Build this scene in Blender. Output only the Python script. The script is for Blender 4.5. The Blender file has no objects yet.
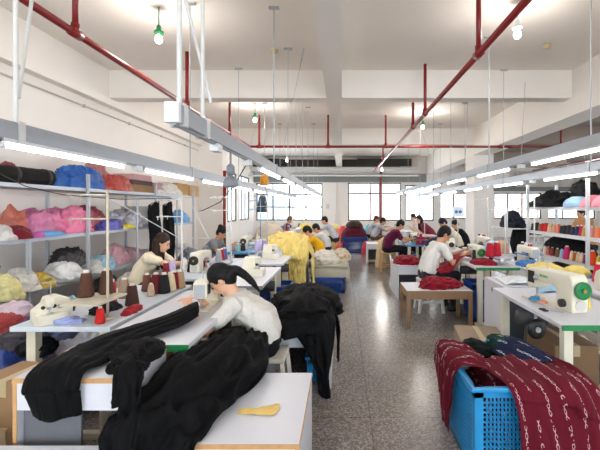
import bpy, bmesh, math, random
from mathutils import Vector, Matrix, noise
R = math.radians
scn = bpy.context.scene
col = scn.collection
F, CX, CY, H = 400.0, 342.0, 207.0, 1.5          # focal length (px), vanishing point, eye height

def V(*a): return Vector(a)
def at(px, py, Y): return V((px-CX)*Y/F, Y, H-(py-CY)*Y/F)
def onz(px, py, z):
    Y = F*(H-z)/(py-CY); return V((px-CX)*Y/F, Y, z)
def yx(px, X): return F*X/(px-CX)                  # depth at which the line X shows at column px
def zat(py, Y): return H-(py-CY)*Y/F

# ------------------------------------------------------------------ materials
def lin(c):
    return tuple((x/12.92 if x <= .04045 else ((x+.055)/1.055)**2.4) for x in [v/255 for v in c])
MC = {}
def mat(name, rgb, rough=.6, metal=0, var=.06, scale=12, bump=0, bscale=40, spec=.5, sheen=0, trans=0):
    if name in MC: return MC[name]
    m = bpy.data.materials.new(name); m.use_nodes = True
    nt = m.node_tree; b = nt.nodes['Principled BSDF']
    c = lin(rgb)
    b.inputs['Roughness'].default_value = rough; b.inputs['Metallic'].default_value = metal
    b.inputs['Specular IOR Level'].default_value = spec
    if sheen: b.inputs['Sheen Weight'].default_value = sheen
    if trans: b.inputs['Transmission Weight'].default_value = trans
    tc = nt.nodes.new('ShaderNodeTexCoord')
    n = nt.nodes.new('ShaderNodeTexNoise'); n.inputs['Scale'].default_value = scale; n.inputs['Detail'].default_value = 3
    nt.links.new(tc.outputs['Object'], n.inputs['Vector'])
    mx = nt.nodes.new('ShaderNodeMix'); mx.data_type = 'RGBA'
    mx.inputs['A'].default_value = (*[max(0, x*(1-var*2)) for x in c], 1); mx.inputs['B'].default_value = (*[min(1, x*(1+var*2)) for x in c], 1)
    nt.links.new(n.outputs['Fac'], mx.inputs['Factor']); nt.links.new(mx.outputs['Result'], b.inputs['Base Color'])
    if bump:
        n2 = nt.nodes.new('ShaderNodeTexNoise'); n2.inputs['Scale'].default_value = bscale; n2.inputs['Detail'].default_value = 4
        nt.links.new(tc.outputs['Object'], n2.inputs['Vector'])
        bp = nt.nodes.new('ShaderNodeBump'); bp.inputs['Strength'].default_value = bump; bp.inputs['Distance'].default_value = .02
        nt.links.new(n2.outputs['Fac'], bp.inputs['Height']); nt.links.new(bp.outputs['Normal'], b.inputs['Normal'])
    MC[name] = m; return m
def emis(name, rgb, s):
    if name in MC: return MC[name]
    m = bpy.data.materials.new(name); m.use_nodes = True; nt = m.node_tree
    nt.nodes.remove(nt.nodes['Principled BSDF'])
    e = nt.nodes.new('ShaderNodeEmission'); e.inputs['Color'].default_value = (*lin(rgb), 1); e.inputs['Strength'].default_value = s
    nt.links.new(e.outputs[0], nt.nodes['Material Output'].inputs[0]); MC[name] = m; return m
def cloth(name, rgb, var=.1):
    dark = sum(rgb) < 130
    return mat('cloth_'+name, rgb, .7 if dark else .9, 0, var, 9, .25, 60, .1 if dark else .15, 0 if dark else .12)
def plastic(name, rgb, rough=.35): return mat('plastic_'+name, rgb, rough, 0, .04)
def film(name, rgb, var=.18): return mat('film_'+name, rgb, .28, 0, var, 14, .6, 26, .6)
def thread(name, rgb): return mat('thread_'+name, rgb, .7, 0, .08, 30, .2, 200, .3)

# ------------------------------------------------------------------ mesh pieces
def box(bm, c, s, rot=0):
    M = Matrix.Translation(c) @ Matrix.Rotation(rot, 4, 'Z') @ Matrix.Diagonal((s[0], s[1], s[2], 1))
    bmesh.ops.create_cube(bm, size=1, matrix=M)
def bx(bm, x0, x1, y0, y1, z0, z1): box(bm, ((x0+x1)/2, (y0+y1)/2, (z0+z1)/2), (abs(x1-x0), abs(y1-y0), abs(z1-z0)))
def bbox_bev(bm, x0, x1, y0, y1, z0, z1, b=.004, seg=2):
    t = bmesh.new(); bx(t, x0, x1, y0, y1, z0, z1)
    bmesh.ops.bevel(t, geom=t.edges[:], offset=b, segments=seg, affect='EDGES', profile=.6)
    merge(bm, t)
def merge(bm, t, M=None):
    if M is not None: bmesh.ops.transform(t, matrix=M, verts=t.verts)
    me = bpy.data.meshes.new('tmp'); t.to_mesh(me); t.free(); bm.from_mesh(me); bpy.data.meshes.remove(me)
def frame_of(d):
    d = d.normalized(); a = V(0, 0, 1) if abs(d.z) < .9 else V(1, 0, 0)
    u = d.cross(a).normalized(); w = u.cross(d).normalized(); return d, u, w
def rings(bm, rs, seg=12, cap=True):                # rs: list of (centre, u-vector, w-vector)
    prev = None; first = None
    for c, u, w in rs:
        cur = [bm.verts.new(c+u*math.cos(2*math.pi*i/seg)+w*math.sin(2*math.pi*i/seg)) for i in range(seg)]
        if prev:
            for i in range(seg): bm.faces.new((prev[i], prev[(i+1) % seg], cur[(i+1) % seg], cur[i]))
        else: first = cur
        prev = cur
    if cap:
        bm.faces.new(list(reversed(first))); bm.faces.new(prev)
def cyl(bm, a, b, r, r2=None, seg=10):
    a = Vector(a); b = Vector(b); r2 = r if r2 is None else r2; d, u, w = frame_of(b-a)
    rings(bm, [(a, u*r, w*r), (b, u*r2, w*r2)], seg)
def tube(bm, pts, r, seg=8):
    pts = [Vector(p) for p in pts]
    for i in range(len(pts)-1): cap(bm, pts[i], pts[i+1], r, r, seg, 2)
def cap(bm, a, b, ra, rb, seg=10, n=3):              # capsule with two radii
    a = Vector(a); b = Vector(b)
    if (b-a).length < 1e-6: b = a+V(0, 0, 1e-4)
    d, u, w = frame_of(b-a); rs = []
    for i in range(n):
        t = math.pi/2*(1-(i+.12)/n); rs.append((a-d*ra*math.sin(t), u*ra*math.cos(t), w*ra*math.cos(t)))
    rs.append((a, u*ra, w*ra)); rs.append((b, u*rb, w*rb))
    for i in range(n):
        t = math.pi/2*(i+.88)/n; rs.append((b+d*rb*math.sin(t), u*rb*math.cos(t), w*rb*math.cos(t)))
    rings(bm, rs, seg)
def lathe(bm, prof, c=(0, 0, 0), seg=20, axis=(0, 0, 1)):   # prof: list of (r, h)
    c = Vector(c); d, u, w = frame_of(Vector(axis))
    rings(bm, [(c+d*h, u*max(r, 1e-4), w*max(r, 1e-4)) for r, h in prof], seg)
def ell(bm, c, ax, seg=14, n=8):                     # ellipsoid, ax = three vectors
    c = Vector(c); x, y, z = ax
    rs = []
    for i in range(n+1):
        t = -math.pi/2+math.pi*(i+.15)/(n+.3); rs.append((c+z*math.sin(t), x*math.cos(t), y*math.cos(t)))
    rings(bm, rs, seg)
def prism(bm, poly, y0, y1, bev=0, seg=3):           # polygon in x,z extruded along y
    t = bmesh.new()
    a = [t.verts.new((x, y0, z)) for x, z in poly]; b = [t.verts.new((x, y1, z)) for x, z in poly]
    t.faces.new(a); t.faces.new(list(reversed(b))); n = len(poly)
    for i in range(n): t.faces.new((a[(i+1) % n], a[i], b[i], b[(i+1) % n]))
    bmesh.ops.recalc_face_normals(t, faces=t.faces)
    if bev: bmesh.ops.bevel(t, geom=t.edges[:], offset=bev, segments=seg, affect='EDGES', profile=.5)
    merge(bm, t)

# ------------------------------------------------------------------ objects
def base_of(o):
    while o.parent: o = o.parent
    return o
def obj(name, bm, m, parent=None, smooth=False, local=False, origin=None):
    """links bm as ONE mesh object; geometry in world coordinates unless local (coordinates of its thing)"""
    if isinstance(bm, bmesh.types.BMesh):
        bmesh.ops.recalc_face_normals(bm, faces=bm.faces)
        me = bpy.data.meshes.new(name); bm.to_mesh(me); bm.free()
    else: me = bm; me.name = name
    for mm in (m if isinstance(m, (list, tuple)) else [m]): me.materials.append(mm)
    if smooth:
        for p in me.polygons: p.use_smooth = True
    o = bpy.data.objects.new(name, me); col.objects.link(o)
    if parent:
        o.parent = parent
        if not local: me.transform(Matrix.Translation(-base_of(parent).location))
    else:
        if local: pass
        else:
            if origin is None:
                vs = me.vertices
                xs = [v.co.x for v in vs]; ys = [v.co.y for v in vs]; zs = [v.co.z for v in vs]
                origin = V((min(xs)+max(xs))/2, (min(ys)+max(ys))/2, min(zs))
            me.transform(Matrix.Translation(-Vector(origin))); o.location = origin
    return o
def smooth_by_angle(o, ang=40):
    me = o.data
    for p in me.polygons: p.use_smooth = True
    b = bmesh.new(); b.from_mesh(me)
    for e in b.edges:
        if len(e.link_faces) == 2 and e.calc_face_angle(0) > R(ang): e.smooth = False
    b.to_mesh(me); b.free(); return o
def tag(o, label, cat, group=None, kind=None):
    o['label'] = label; o['category'] = cat
    if group: o['group'] = group
    if kind: o['kind'] = kind
    return o
def thing(name, label, cat, loc=(0, 0, 0), rz=0, group=None):
    o = bpy.data.objects.new(name, None); col.objects.link(o); o.empty_display_size = .1
    o.location = loc; o.rotation_euler = (0, 0, rz); return tag(o, label, cat, group)
def struct(name, bm, m, parent=None):
    o = obj(name, bm, m, parent)
    if parent is None: o['kind'] = 'structure'
    return o
def kids(o): return [c for c in bpy.data.objects if c.parent == o]
TREE = {}
def dup(root, loc, rz=None, label=None, group=None):
    """a copy of a thing with copies of its parts and sub-parts"""
    def cp(o, par):
        c = o.copy(); col.objects.link(c)
        if par: c.parent = par
        for ch in TREE.setdefault(o.name, kids(o)): cp(ch, c)
        return c
    r = cp(root, None); r.location = loc
    if rz is not None: r.rotation_euler = (0, 0, rz)
    if label: r['label'] = label
    if group: r['group'] = group
    return r
ORD = ['first', 'second', 'third', 'fourth', 'fifth', 'sixth', 'seventh', 'eighth', 'ninth', 'tenth', 'eleventh', 'twelfth', 'thirteenth', 'fourteenth', 'fifteenth',
       'sixteenth', 'seventeenth', 'eighteenth', 'nineteenth', 'twentieth', 'twenty-first', 'twenty-second', 'twenty-third', 'twenty-fourth', 'twenty-fifth', 'twenty-sixth']

# ------------------------------------------------------------------ cloth, bags
def cr(a, b, c, d, t): return .5*((2*b)+(c-a)*t+(2*a-5*b+4*c-d)*t*t+(3*b-a-3*c+d)*t**3)
def spline(pts, n):
    m = len(pts); out = []
    for i in range(n+1):
        s = i/n*(m-1); k = min(int(s), m-2); t = s-k
        g = lambda j: pts[j] if 0 <= j < m else (pts[0]*2-pts[1] if j < 0 else pts[-1]*2-pts[-2])
        out.append(cr(g(k-1), pts[k], pts[k+1], g(k+2), t))
    return out
def sheet_mesh(rows, nu=40, nv=60, amp=.02, fu=9, fv=3, seed=0, fine=.3, edge=1.0):
    rows = [[Vector(p) for p in r] for r in rows]
    G = [spline(r, nu) for r in rows]
    cols = [spline([G[i][j] for i in range(len(G))], nv) for j in range(nu+1)]
    bm = bmesh.new(); uvl = bm.loops.layers.uv.new('UVMap')
    P = [[cols[j][i] for j in range(nu+1)] for i in range(nv+1)]
    W = sum((P[i][j+1]-P[i][j]).length for i in (nv//2,) for j in range(nu))
    L = sum((P[i+1][nu//2]-P[i][nu//2]).length for i in range(nv))
    vs = []; uv = {}
    for i in range(nv+1):
        row = []
        for j in range(nu+1):
            i0, i1, j0, j1 = max(i-1, 0), min(i+1, nv), max(j-1, 0), min(j+1, nu)
            nrm = (P[i][j1]-P[i][j0]).cross(P[i1][j]-P[i0][j])
            nrm = nrm.normalized() if nrm.length > 1e-9 else V(0, 0, 1)
            if nrm.z < -.2: nrm = -nrm
            u, v = j/nu, i/nv
            q = V(u*fu*W+seed*7.3, v*fv*L+seed*3.1, seed*1.7)
            q = q+V(noise.noise(q*.7), noise.noise(q*.7+V(5, 2, 8)), 0)*.55
            q2 = V(u*fu*2.4*W, v*fv*2.0*L, seed*5+3)+V(noise.noise(q), 0, 0)*.6
            d = (.9-2.3*abs(noise.noise(q)))*.62+noise.noise(q*.5+V(9, 4, 2))*.6+fine*1.2*(.7-2.2*abs(noise.noise(q2)))
            p = P[i][j]+nrm*amp*d
            w = bm.verts.new(p); uv[w] = (u*W, v*L); row.append(w)
        vs.append(row)
    for i in range(nv):
        for j in range(nu):
            f = bm.faces.new((vs[i][j], vs[i][j+1], vs[i+1][j+1], vs[i+1][j]))
            for l in f.loops: l[uvl].uv = uv[l.vert]
    return bm
def sheet(name, rows, m, parent=None, thick=.006, origin=None, **k):
    bm = sheet_mesh(rows, **k)
    me = bpy.data.meshes.new(name); bm.to_mesh(me); bm.free()
    o = obj(name, me, m, parent, True, origin=origin)
    s = o.modifiers.new('thickness', 'SOLIDIFY'); s.thickness = thick; s.offset = -1
    return o
def heap_bm(c, r, seed=0, amp=.25, freq=5, seg=64, n=30, rot=0, full=.0, fold=1.0, sq=1.0):
    """crumpled lump resting on its flat underside at c.z"""
    rx, ry, h = r; bm = bmesh.new(); vs = []; ca, sa = math.cos(rot), math.sin(rot)
    uvl = bm.loops.layers.uv.new('UVMap')
    for i in range(n+1):
        t = -full+(math.pi/2+full)*i/n; row = []
        for j in range(seg if i < n else 1):
            a = 2*math.pi*j/seg
            ct = abs(math.cos(t))**sq; x, y = ct*math.cos(a), ct*math.sin(a); z = math.sin(t)
            x = math.copysign(abs(x)**(.9), x); y = math.copysign(abs(y)**.9, y)
            q = V(x*rx, y*ry, z*h)*freq+V(seed*3.3, seed*1.1, seed*7.7)
            q = q+V(noise.noise(q*.8), noise.noise(q*.8+V(7, 1, 3)), noise.noise(q*.8+V(2, 9, 5)))*.5
            d = (1-2.4*abs(noise.noise(q)))*fold*.55+.75*noise.noise(q*.45+V(3, 8, 1))+.38*(.8-2*abs(noise.noise(q*2.4+V(1, 2, 3))))+.14*noise.noise(q*5)
            s = 1+amp*d
            X, Y, Z = x*rx*s, y*ry*s, max(z*h*(1+amp*d*.8), 0) if full == 0 else z*h*s
            row.append(bm.verts.new((c[0]+X*ca-Y*sa, c[1]+X*sa+Y*ca, c[2]+Z+(math.sin(full)*h if full else 0))))
        vs.append(row)
    for i in range(n):
        for j in range(seg):
            if i == n-1: bm.faces.new((vs[i][j], vs[i][(j+1) % seg], vs[n][0]))
            else: bm.faces.new((vs[i][j], vs[i][(j+1) % seg], vs[i+1][(j+1) % seg], vs[i+1][j]))
    bm.faces.new(list(reversed(vs[0])))
    for f in bm.faces:
        for l in f.loops: l[uvl].uv = (l.vert.co.x*1.0, l.vert.co.y+l.vert.co.z*.8)
    return bm
def heap(name, c, r, m, label=None, cat=None, group=None, parent=None, **k):
    o = obj(name, heap_bm(c, r, **k), m, parent, True, origin=None if parent else Vector(c))
    if label: tag(o, label, cat, group)
    return o
def remesh(bm, voxel, smooth=4, wrinkle=0, wf=14, seed=0):
    bmesh.ops.recalc_face_normals(bm, faces=bm.faces)
    me = bpy.data.meshes.new('t'); bm.to_mesh(me); bm.free()
    o = bpy.data.objects.new('t', me); col.objects.link(o)
    r = o.modifiers.new('r', 'REMESH'); r.mode = 'VOXEL'; r.voxel_size = voxel; r.use_smooth_shade = True
    if smooth:
        s = o.modifiers.new('s', 'SMOOTH'); s.iterations = smooth; s.factor = .5
    dg = bpy.context.evaluated_depsgraph_get(); dg.update()
    out = bpy.data.meshes.new_from_object(o.evaluated_get(dg))
    bpy.data.objects.remove(o); bpy.data.meshes.remove(me)
    if wrinkle:
        ns = [v.normal.copy() for v in out.vertices]
        for v, n in zip(out.vertices, ns):
            q = v.co*wf+V(seed, seed*2, seed*3)
            v.co += n*wrinkle*(.9-2*abs(noise.noise(V(q.x, q.y, q.z*.7)))+.5*noise.noise(q*2.1))
    for p in out.polygons: p.use_smooth = True
    return out

# ------------------------------------------------------------------ people
def person(label, head, pelvis, heading, hands, shirt, trousers, sleeve=.55, long_sleeve=False, hair='short', hairc=(24, 20, 20), skin=(214, 164, 134),
           pitch=35, yaw=0, vox=.011, seat_z=None, female=True, shirt_name='shirt', thigh_out=.05, foot_back=.06, kscale=None, elbow_out=.25, bulge=.05, elbow_down=1.0, nolegs=False, fem_w=None, shoe=(40, 40, 44), wrinkle=.005):
    Hd, P = Vector(head), Vector(pelvis)
    f = V(math.cos(heading), math.sin(heading), 0); s = V(-f.y, f.x, 0); z = V(0, 0, 1)
    root = thing('person', label, 'person', (P.x, P.y, 0))
    N = Hd-z*.135-f*.075
    k = min(1.12, max(.85, (N-P).length/.50)); kk = .5+.5*k
    C = (P+N)/2-f*bulge
    sw = (.165 if female else .185)*kk
    t = (N-C).normalized()
    Sh = {1: N+s*sw-t*.045, -1: N-s*sw-t*.045}
    body = bmesh.new(); top = bmesh.new(); leg = bmesh.new()
    def tors(bm, e):
        for q in (1, -1):
            P_ = P+(C-P)*(.28 if e else 0)
            cap(bm, P_+s*q*.075*kk, C+s*q*.065*kk, .11*kk+e, .098*kk+e, 12)
            cap(bm, C+s*q*.065*kk, N+s*q*.085*kk-t*.08, .098*kk+e, .082*kk+e, 12)
            cap(bm, N-t*.05, Sh[q], .062+e, .055+e, 10)
        cap(bm, P+(C-P)*(.28 if e else 0), C, .11*kk+e, .1*kk+e, 12)
        if female: 
            for q in (1, -1): cap(bm, C+(N-C)*.35+s*q*.07+f*.07, C+(N-C)*.5+s*q*.065+f*.05, .055+e, .05+e, 10)
    tors(body, 0); tors(top, .016)
    # head
    pr = R(pitch); yw = heading+R(yaw)
    g = V(math.cos(yw), math.sin(yw), 0); hs = V(-g.y, g.x, 0)
    hf = g*math.cos(pr)-z*math.sin(pr); hu = g*math.sin(pr)+z*math.cos(pr)
    a = .96
    ell(body, Hd+hu*.022-hf*.008, (hs*.073*a, hf*.094*a, hu*.098*a), 18, 12)
    ell(body, Hd-hu*.04+hf*.022, (hs*.056*a, hf*.06*a, hu*.07*a), 14, 10)
    cap(body, Hd-hu*.082+hf*.055, Hd-hu*.085+hf*.06, .022, .022, 8)
    cap(body, Hd+hu*.012+hf*.084, Hd-hu*.026+hf*.1, .009, .0145, 8)
    cap(body, Hd-hu*.052+hf*.078+hs*.016, Hd-hu*.052+hf*.078-hs*.016, .009, .009, 8)
    for q in (1, -1): ell(body, Hd+hs*q*.073*a-hf*.01-hu*.005, (hs*.012, hf*.02, hu*.03), 8, 6)
    cap(body, N-t*.04, Hd-hu*.04-hf*.02, .052, .048, 12)
    # arms
    for q in (1, -1):
        S = Sh[q]; T = Vector(hands[0 if q == 1 else 1])
        L1, L2 = .275*kk, .25*kk
        D = T-S; dist = min(max(D.length, .16), L1+L2-.01); d = D.normalized(); T = S+d*dist
        ca = (L1*L1+dist*dist-L2*L2)/(2*L1*dist); ca = max(-1, min(1, ca))
        hint = (-z*elbow_down+s*q*elbow_out-f*.25); hint = (hint-d*hint.dot(d)).normalized()
        E = S+d*L1*ca+hint*L1*math.sqrt(1-ca*ca)
        cap(body, S, E, .044*kk, .036*kk, 10); cap(body, E, T, .037*kk, .025*kk, 10)
        if long_sleeve:
            cap(top, S, E, .062*kk, .052*kk, 10); cap(top, E, E+(T-E)*.9, .052*kk, .04*kk, 10)
        else: cap(top, S, S+(E-S)*sleeve, .064*kk, .06*kk, 10)
        # hand: palm, four curled fingers, thumb
        hd = (T-E).normalized(); side = hd.cross(z); side = side.normalized() if side.length > .1 else s
        dn = hd.cross(side).normalized(); dn = dn if dn.z < 0 else -dn
        for w_ in (-.018, 0, .018): cap(body, T+side*w_*.6, T+hd*.07+side*w_*1.25, .016, .013, 8)
        for i, (o_, ln) in enumerate(((-.030, .82), (-.010, .96), (.010, 1), (.030, .9))):
            fr = max(.0078, vox*.72); p0 = T+hd*.072+side*o_; p1 = p0+(hd*.9+dn*.35+side*o_*2).normalized()*.034*ln
            p2 = p1+(hd*.55+dn*.8).normalized()*.026*ln; p3 = p2+(hd*.1+dn*1).normalized()*.02*ln
            cap(body, p0-hd*.02, p1, fr, fr*.95, 8, 2); cap(body, p1, p2, fr*.95, fr*.9, 8, 2); cap(body, p2, p3, fr*.9, fr*.8, 8, 2)
        th = -q; fr = max(.0088, vox*.75)
        b0 = T+hd*.02+side*(.022 if side.dot(s)*th > 0 else -.022); b1 = b0+(hd*.7+s*th*.7+dn*.3).normalized()*.036; b2 = b1+(hd*.9+dn*.5).normalized()*.028
        cap(body, b0, b1, fr*1.15, fr, 8, 2); cap(body, b1, b2, fr, fr*.85, 8, 2)
    # legs
    shoes = []
    for q in (1, -1):
        hp = P+s*q*.09*kk; K = hp+f*.40*kk+s*q*thigh_out; K.z = P.z-.02
        A = K-f*foot_back; A.z = .09
        cap(body, hp, K, .075*kk, .052*kk, 10); cap(body, K, A, .05*kk, .034*kk, 10); cap(body, A, A+f*.13-z*.045, .032, .026, 8)
        cap(leg, hp, K, .092*kk, .072*kk, 12); cap(leg, K, A+z*.03, .07*kk, .055*kk, 12)
        sh = bmesh.new(); cap(sh, A-f*.04-z*.04, A+f*.16-z*.048, .043, .036, 10); cap(sh, A-z*.03, A+z*.015, .045, .045, 10)
        shoes.append(sh)
    for q in (1, -1): cap(leg, P+s*q*.075*kk-z*.01, P+s*q*.07*kk+(C-P)*.28, .126*kk, .112*kk, 12)
    bm_me = remesh(body, vox, 3)
    obj('body', bm_me, mat('skin_%d' % skin[0], skin, .5, 0, .05, 8), root, True)
    so = obj(shirt_name, remesh(top, max(vox, .011), 4, wrinkle, 15, len(label)), shirt, root, True)
    obj('trousers', remesh(leg, max(vox, .012), 4, .004, 11, 5), trousers, root, True)
    for sh in shoes: obj('shoe', remesh(sh, .012, 2), plastic('shoe%d' % shoe[0], shoe, .6), root, True)
    # hair
    hb = bmesh.new()
    ell(hb, Hd+hu*.038-hf*.02, (hs*.079, hf*.094, hu*.094), 20, 12)
    ell(hb, Hd+hu*.0-hf*.045, (hs*.073, hf*.062, hu*.09), 16, 10)
    if hair == 'ponytail':
        a0 = Hd-hf*.10+hu*.01; tp = [a0, a0-g*.05-z*.005, a0-g*.11-z*.045, a0-g*.165-z*.10, a0-g*.22-z*.17]
        for i in range(4): cap(hb, tp[i], tp[i+1], (.03, .033, .03, .024)[i], (.033, .03, .024, .008)[i], 10)
    elif hair == 'bun':
        ell(hb, Hd-hf*.09+hu*.075, (hs*.046, hf*.046, hu*.046), 12, 8)
    elif hair == 'long':
        for q in (1, -1):
            cap(hb, Hd-hf*.05+hs*q*.055, Hd-hf*.055-z*.16+hs*q*.06-g*.0, .05, .045, 10); cap(hb, Hd-hf*.055-z*.16+hs*q*.06, Hd-z*.32-g*.03+hs*q*.05, .045, .018, 10)
        cap(hb, Hd-hf*.06, Hd-z*.3-g*.07, .06, .03, 10)
    if hair in ('long', 'ponytail', 'bun'):
        for q in (1, -1): cap(hb, Hd+hs*q*.068-hf*.01+hu*.05, Hd+hs*q*.068-hf*.03-hu*.0, .014, .014, 8)
    obj('hair', remesh(hb, .009, 2, .003, 60, 2), mat('hair_%d' % hairc[0], tuple(int(v*.75) for v in hairc), .55, 0, .2, 60, .4, 150, .25), root, True)
    for q in (1, -1):
        e = bmesh.new(); ell(e, Hd+hs*q*.03+hf*.083+hu*.006, (hs*.0125, hf*.007, hu*.006), 8, 6)
        obj('eye', e, mat('eye', (34, 24, 20), .3), root, True)
        e = bmesh.new(); cap(e, Hd+hs*q*.017+hf*.089+hu*.026, Hd+hs*q*.045+hf*.079+hu*.027, .0045, .0035, 6)
        obj('eyebrow', e, mat('eyebrow', (40, 30, 26)), root, True)
    return root
# ================================================================== the room
WALL = mat('wall_paint', (236, 230, 224), .85, 0, .015, 3)
CEIL = mat('ceiling_paint', (240, 233, 225), .85, 0, .015, 2)
BEAM = mat('beam_paint', (241, 235, 228), .85, 0, .015, 2)
WHITEP = plastic('white_paint', (226, 227, 229), .4)
ALU = mat('aluminium', (164, 169, 177), .42, .35, .03, 20)
STEEL = mat('grey_steel', (178, 182, 188), .45, .3, .04, 20)
POLE = mat('white_pole', (214, 214, 212), .4, .1, .03, 20)
RED = mat('red_pipe_paint', (132, 20, 21), .35, 0, .08, 18)
BLACKP = plastic('black', (28, 28, 30), .4)
GREENP = plastic('green', (14, 120, 62), .4)
CREAM = mat('cream_enamel', (226, 219, 200), .35, 0, .03, 10)
GREY = plastic('grey', (128, 132, 138), .5)
DARKGREY = plastic('dark_grey', (66, 66, 68), .6)

def terrazzo():
    m = bpy.data.materials.new('terrazzo'); m.use_nodes = True; nt = m.node_tree; b = nt.nodes['Principled BSDF']
    L = nt.links.new; N = nt.nodes.new
    tc = N('ShaderNodeTexCoord')
    v = N('ShaderNodeTexVoronoi'); v.inputs['Scale'].default_value = 95; L(tc.outputs['Object'], v.inputs['Vector'])
    r = N('ShaderNodeValToRGB'); r.color_ramp.interpolation = 'CONSTANT'
    e = r.color_ramp.elements; e[0].position = 0; e[0].color = (*lin((112, 103, 97)), 1); e[1].position = .2; e[1].color = (*lin((146, 138, 131)), 1)
    for p, c in ((.45, (128, 119, 112)), (.62, (156, 148, 141)), (.8, (118, 109, 103)), (.92, (172, 165, 159))):
        q = e.new(p); q.color = (*lin(c), 1)
    sx = N('ShaderNodeSeparateColor'); L(v.outputs['Color'], sx.inputs[0]); L(sx.outputs[0], r.inputs['Fac'])
    n = N('ShaderNodeTexNoise'); n.inputs['Scale'].default_value = 1.3; n.inputs['Detail'].default_value = 5; L(tc.outputs['Object'], n.inputs['Vector'])
    mx = N('ShaderNodeMix'); mx.data_type = 'RGBA'; mx.blend_type = 'MULTIPLY'; mx.inputs['Factor'].default_value = .15
    L(r.outputs[0], mx.inputs['A']); L(n.outputs['Color'], mx.inputs['B'])
    br = N('ShaderNodeTexBrick'); br.offset = 0; br.inputs['Scale'].default_value = 1; br.inputs['Brick Width'].default_value = 1.0; br.inputs['Row Height'].default_value = 1.0
    br.inputs['Mortar Size'].default_value = .004; br.inputs['Color1'].default_value = br.inputs['Color2'].default_value = (1, 1, 1, 1); br.inputs['Mortar'].default_value = (.6, .58, .56, 1)
    L(tc.outputs['Object'], br.inputs['Vector'])
    m2 = N('ShaderNodeMix'); m2.data_type = 'RGBA'; m2.blend_type = 'MULTIPLY'; m2.inputs['Factor'].default_value = 1
    L(mx.outputs['Result'], m2.inputs['A']); L(br.outputs['Color'], m2.inputs['B']); L(m2.outputs['Result'], b.inputs['Base Color'])
    rr = N('ShaderNodeMapRange'); rr.inputs['To Min'].default_value = .12; rr.inputs['To Max'].default_value = .34; L(n.outputs['Fac'], rr.inputs['Value']); L(rr.outputs[0], b.inputs['Roughness'])
    return m
YE = 20.0; XL = -4.4; XR = 13.0; YB = -4.5; ZC = 4.0
bm = bmesh.new(); bx(bm, XL-.2, XR, YB, YE+.2, -.15, 0); o = struct('floor', bm, terrazzo())
bm = bmesh.new(); bx(bm, XL-.2, XR, YB, YE+.2, ZC, ZC+.15); struct('ceiling', bm, CEIL)
for y in (1.9, 7.3, 12.7):
    bm = bmesh.new(); bx(bm, XL+.15, 4.2, y, y+.3, 3.49, ZC-.001); struct('ceiling_beam', bm, BEAM)
bm = bmesh.new(); bx(bm, -.28, 0, YB, YE, 3.485, ZC-.001); struct('ceiling_beam', bm, BEAM)
bm = bmesh.new(); bx(bm, 4.2, 4.75, YB, YE, 3.17, ZC-.001); struct('ceiling_beam', bm, BEAM)
ANX = mat('annex_ceiling', (150, 138, 128), .9, 0, .03, 2)  # darker tone puts the annex's weaker light into the colour
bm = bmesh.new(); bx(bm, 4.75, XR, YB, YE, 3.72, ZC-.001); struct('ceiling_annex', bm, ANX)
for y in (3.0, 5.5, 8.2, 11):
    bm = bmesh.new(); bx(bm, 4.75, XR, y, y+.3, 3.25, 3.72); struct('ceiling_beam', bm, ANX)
bm = bmesh.new(); bx(bm, XL, XL+.15, YB, 12.2, 3.37, ZC-.001); struct('trim_1', bm, BEAM)
# left wall with windows past the pier
def wall_boxes(bm, axis, pos, t, a0, a1, z0, z1, holes):
    """wall along an axis with rectangular holes (a, b, z0, z1) sharing no columns"""
    def put(p, q, lo, hi):
        if q-p < 1e-4 or hi-lo < 1e-4: return
        if axis == 'y': bx(bm, pos, pos+t, p, q, lo, hi)
        else: bx(bm, p, q, pos, pos+t, lo, hi)
    cur = a0
    for a, b, h0, h1 in sorted(holes):
        put(cur, a, z0, z1); put(a, b, z0, h0); put(a, b, h1, z1); cur = b
    put(cur, a1, z0, z1)
LH = [(13.2, 14.9, .9, 2.9), (15.2, 16.9, .9, 2.9), (17.2, 19.2, .9, 2.9)]
bm = bmesh.new(); wall_boxes(bm, 'y', XL-.2, .2, YB, YE+.2, 0, ZC, LH); struct('wall_left', bm, WALL)
bm = bmesh.new(); bx(bm, XL, -3.66, 12.2, 12.75, 0, 3.49); struct('pillar_left', bm, WALL)
bm = bmesh.new(); bx(bm, 4.2, 4.82, 12.72, 13.6, 0, 3.18); struct('pillar_right', bm, WALL)
bm = bmesh.new(); bx(bm, -.95, -.3, YE-.25, YE+.0, 0, 2.7); struct('pillar_end', bm, WALL)
EH = [(-4.3, -.98, .82, 2.7), (.3, 2.95, .80, 2.72), (4.9, 6.3, .9, 2.22), (7.6, 10.0, .9, 2.22), (10.3, 12.7, .9, 2.22), (3.15, 4.6, .8, 2.6)]
bm = bmesh.new(); wall_boxes(bm, 'x', YE, .2, XL-.2, XR, 0, ZC, EH); struct('wall_end', bm, WALL)
RH = [(-4, -.6, .8, 3.2), (-.2, 3.4, .8, 3.2), (3.8, 7.4, .8, 3.2), (8, 12, .8, 3.2)]  # unseen rear openings, added to let in soft frontal fill light
bm = bmesh.new(); wall_boxes(bm, 'x', YB-.2, .2, XL-.2, XR, 0, ZC, RH); struct('wall_rear', bm, WALL)
bm = bmesh.new(); wall_boxes(bm, 'y', XR, .2, YB, YE+.2, 0, ZC, [(0, 4, .9, 2.6), (6, 10, .9, 2.6), (12, 16, .9, 2.6)]); struct('wall_right', bm, WALL)
GL = bpy.data.materials.new('window_glass'); GL.use_nodes = True
nt = GL.node_tree; nt.nodes.remove(nt.nodes['Principled BSDF'])
a = nt.nodes.new('ShaderNodeBsdfTransparent'); a.inputs[0].default_value = (.68, .70, .71, 1); g = nt.nodes.new('ShaderNodeBsdfGlossy'); g.inputs['Roughness'].default_value = .03
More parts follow.
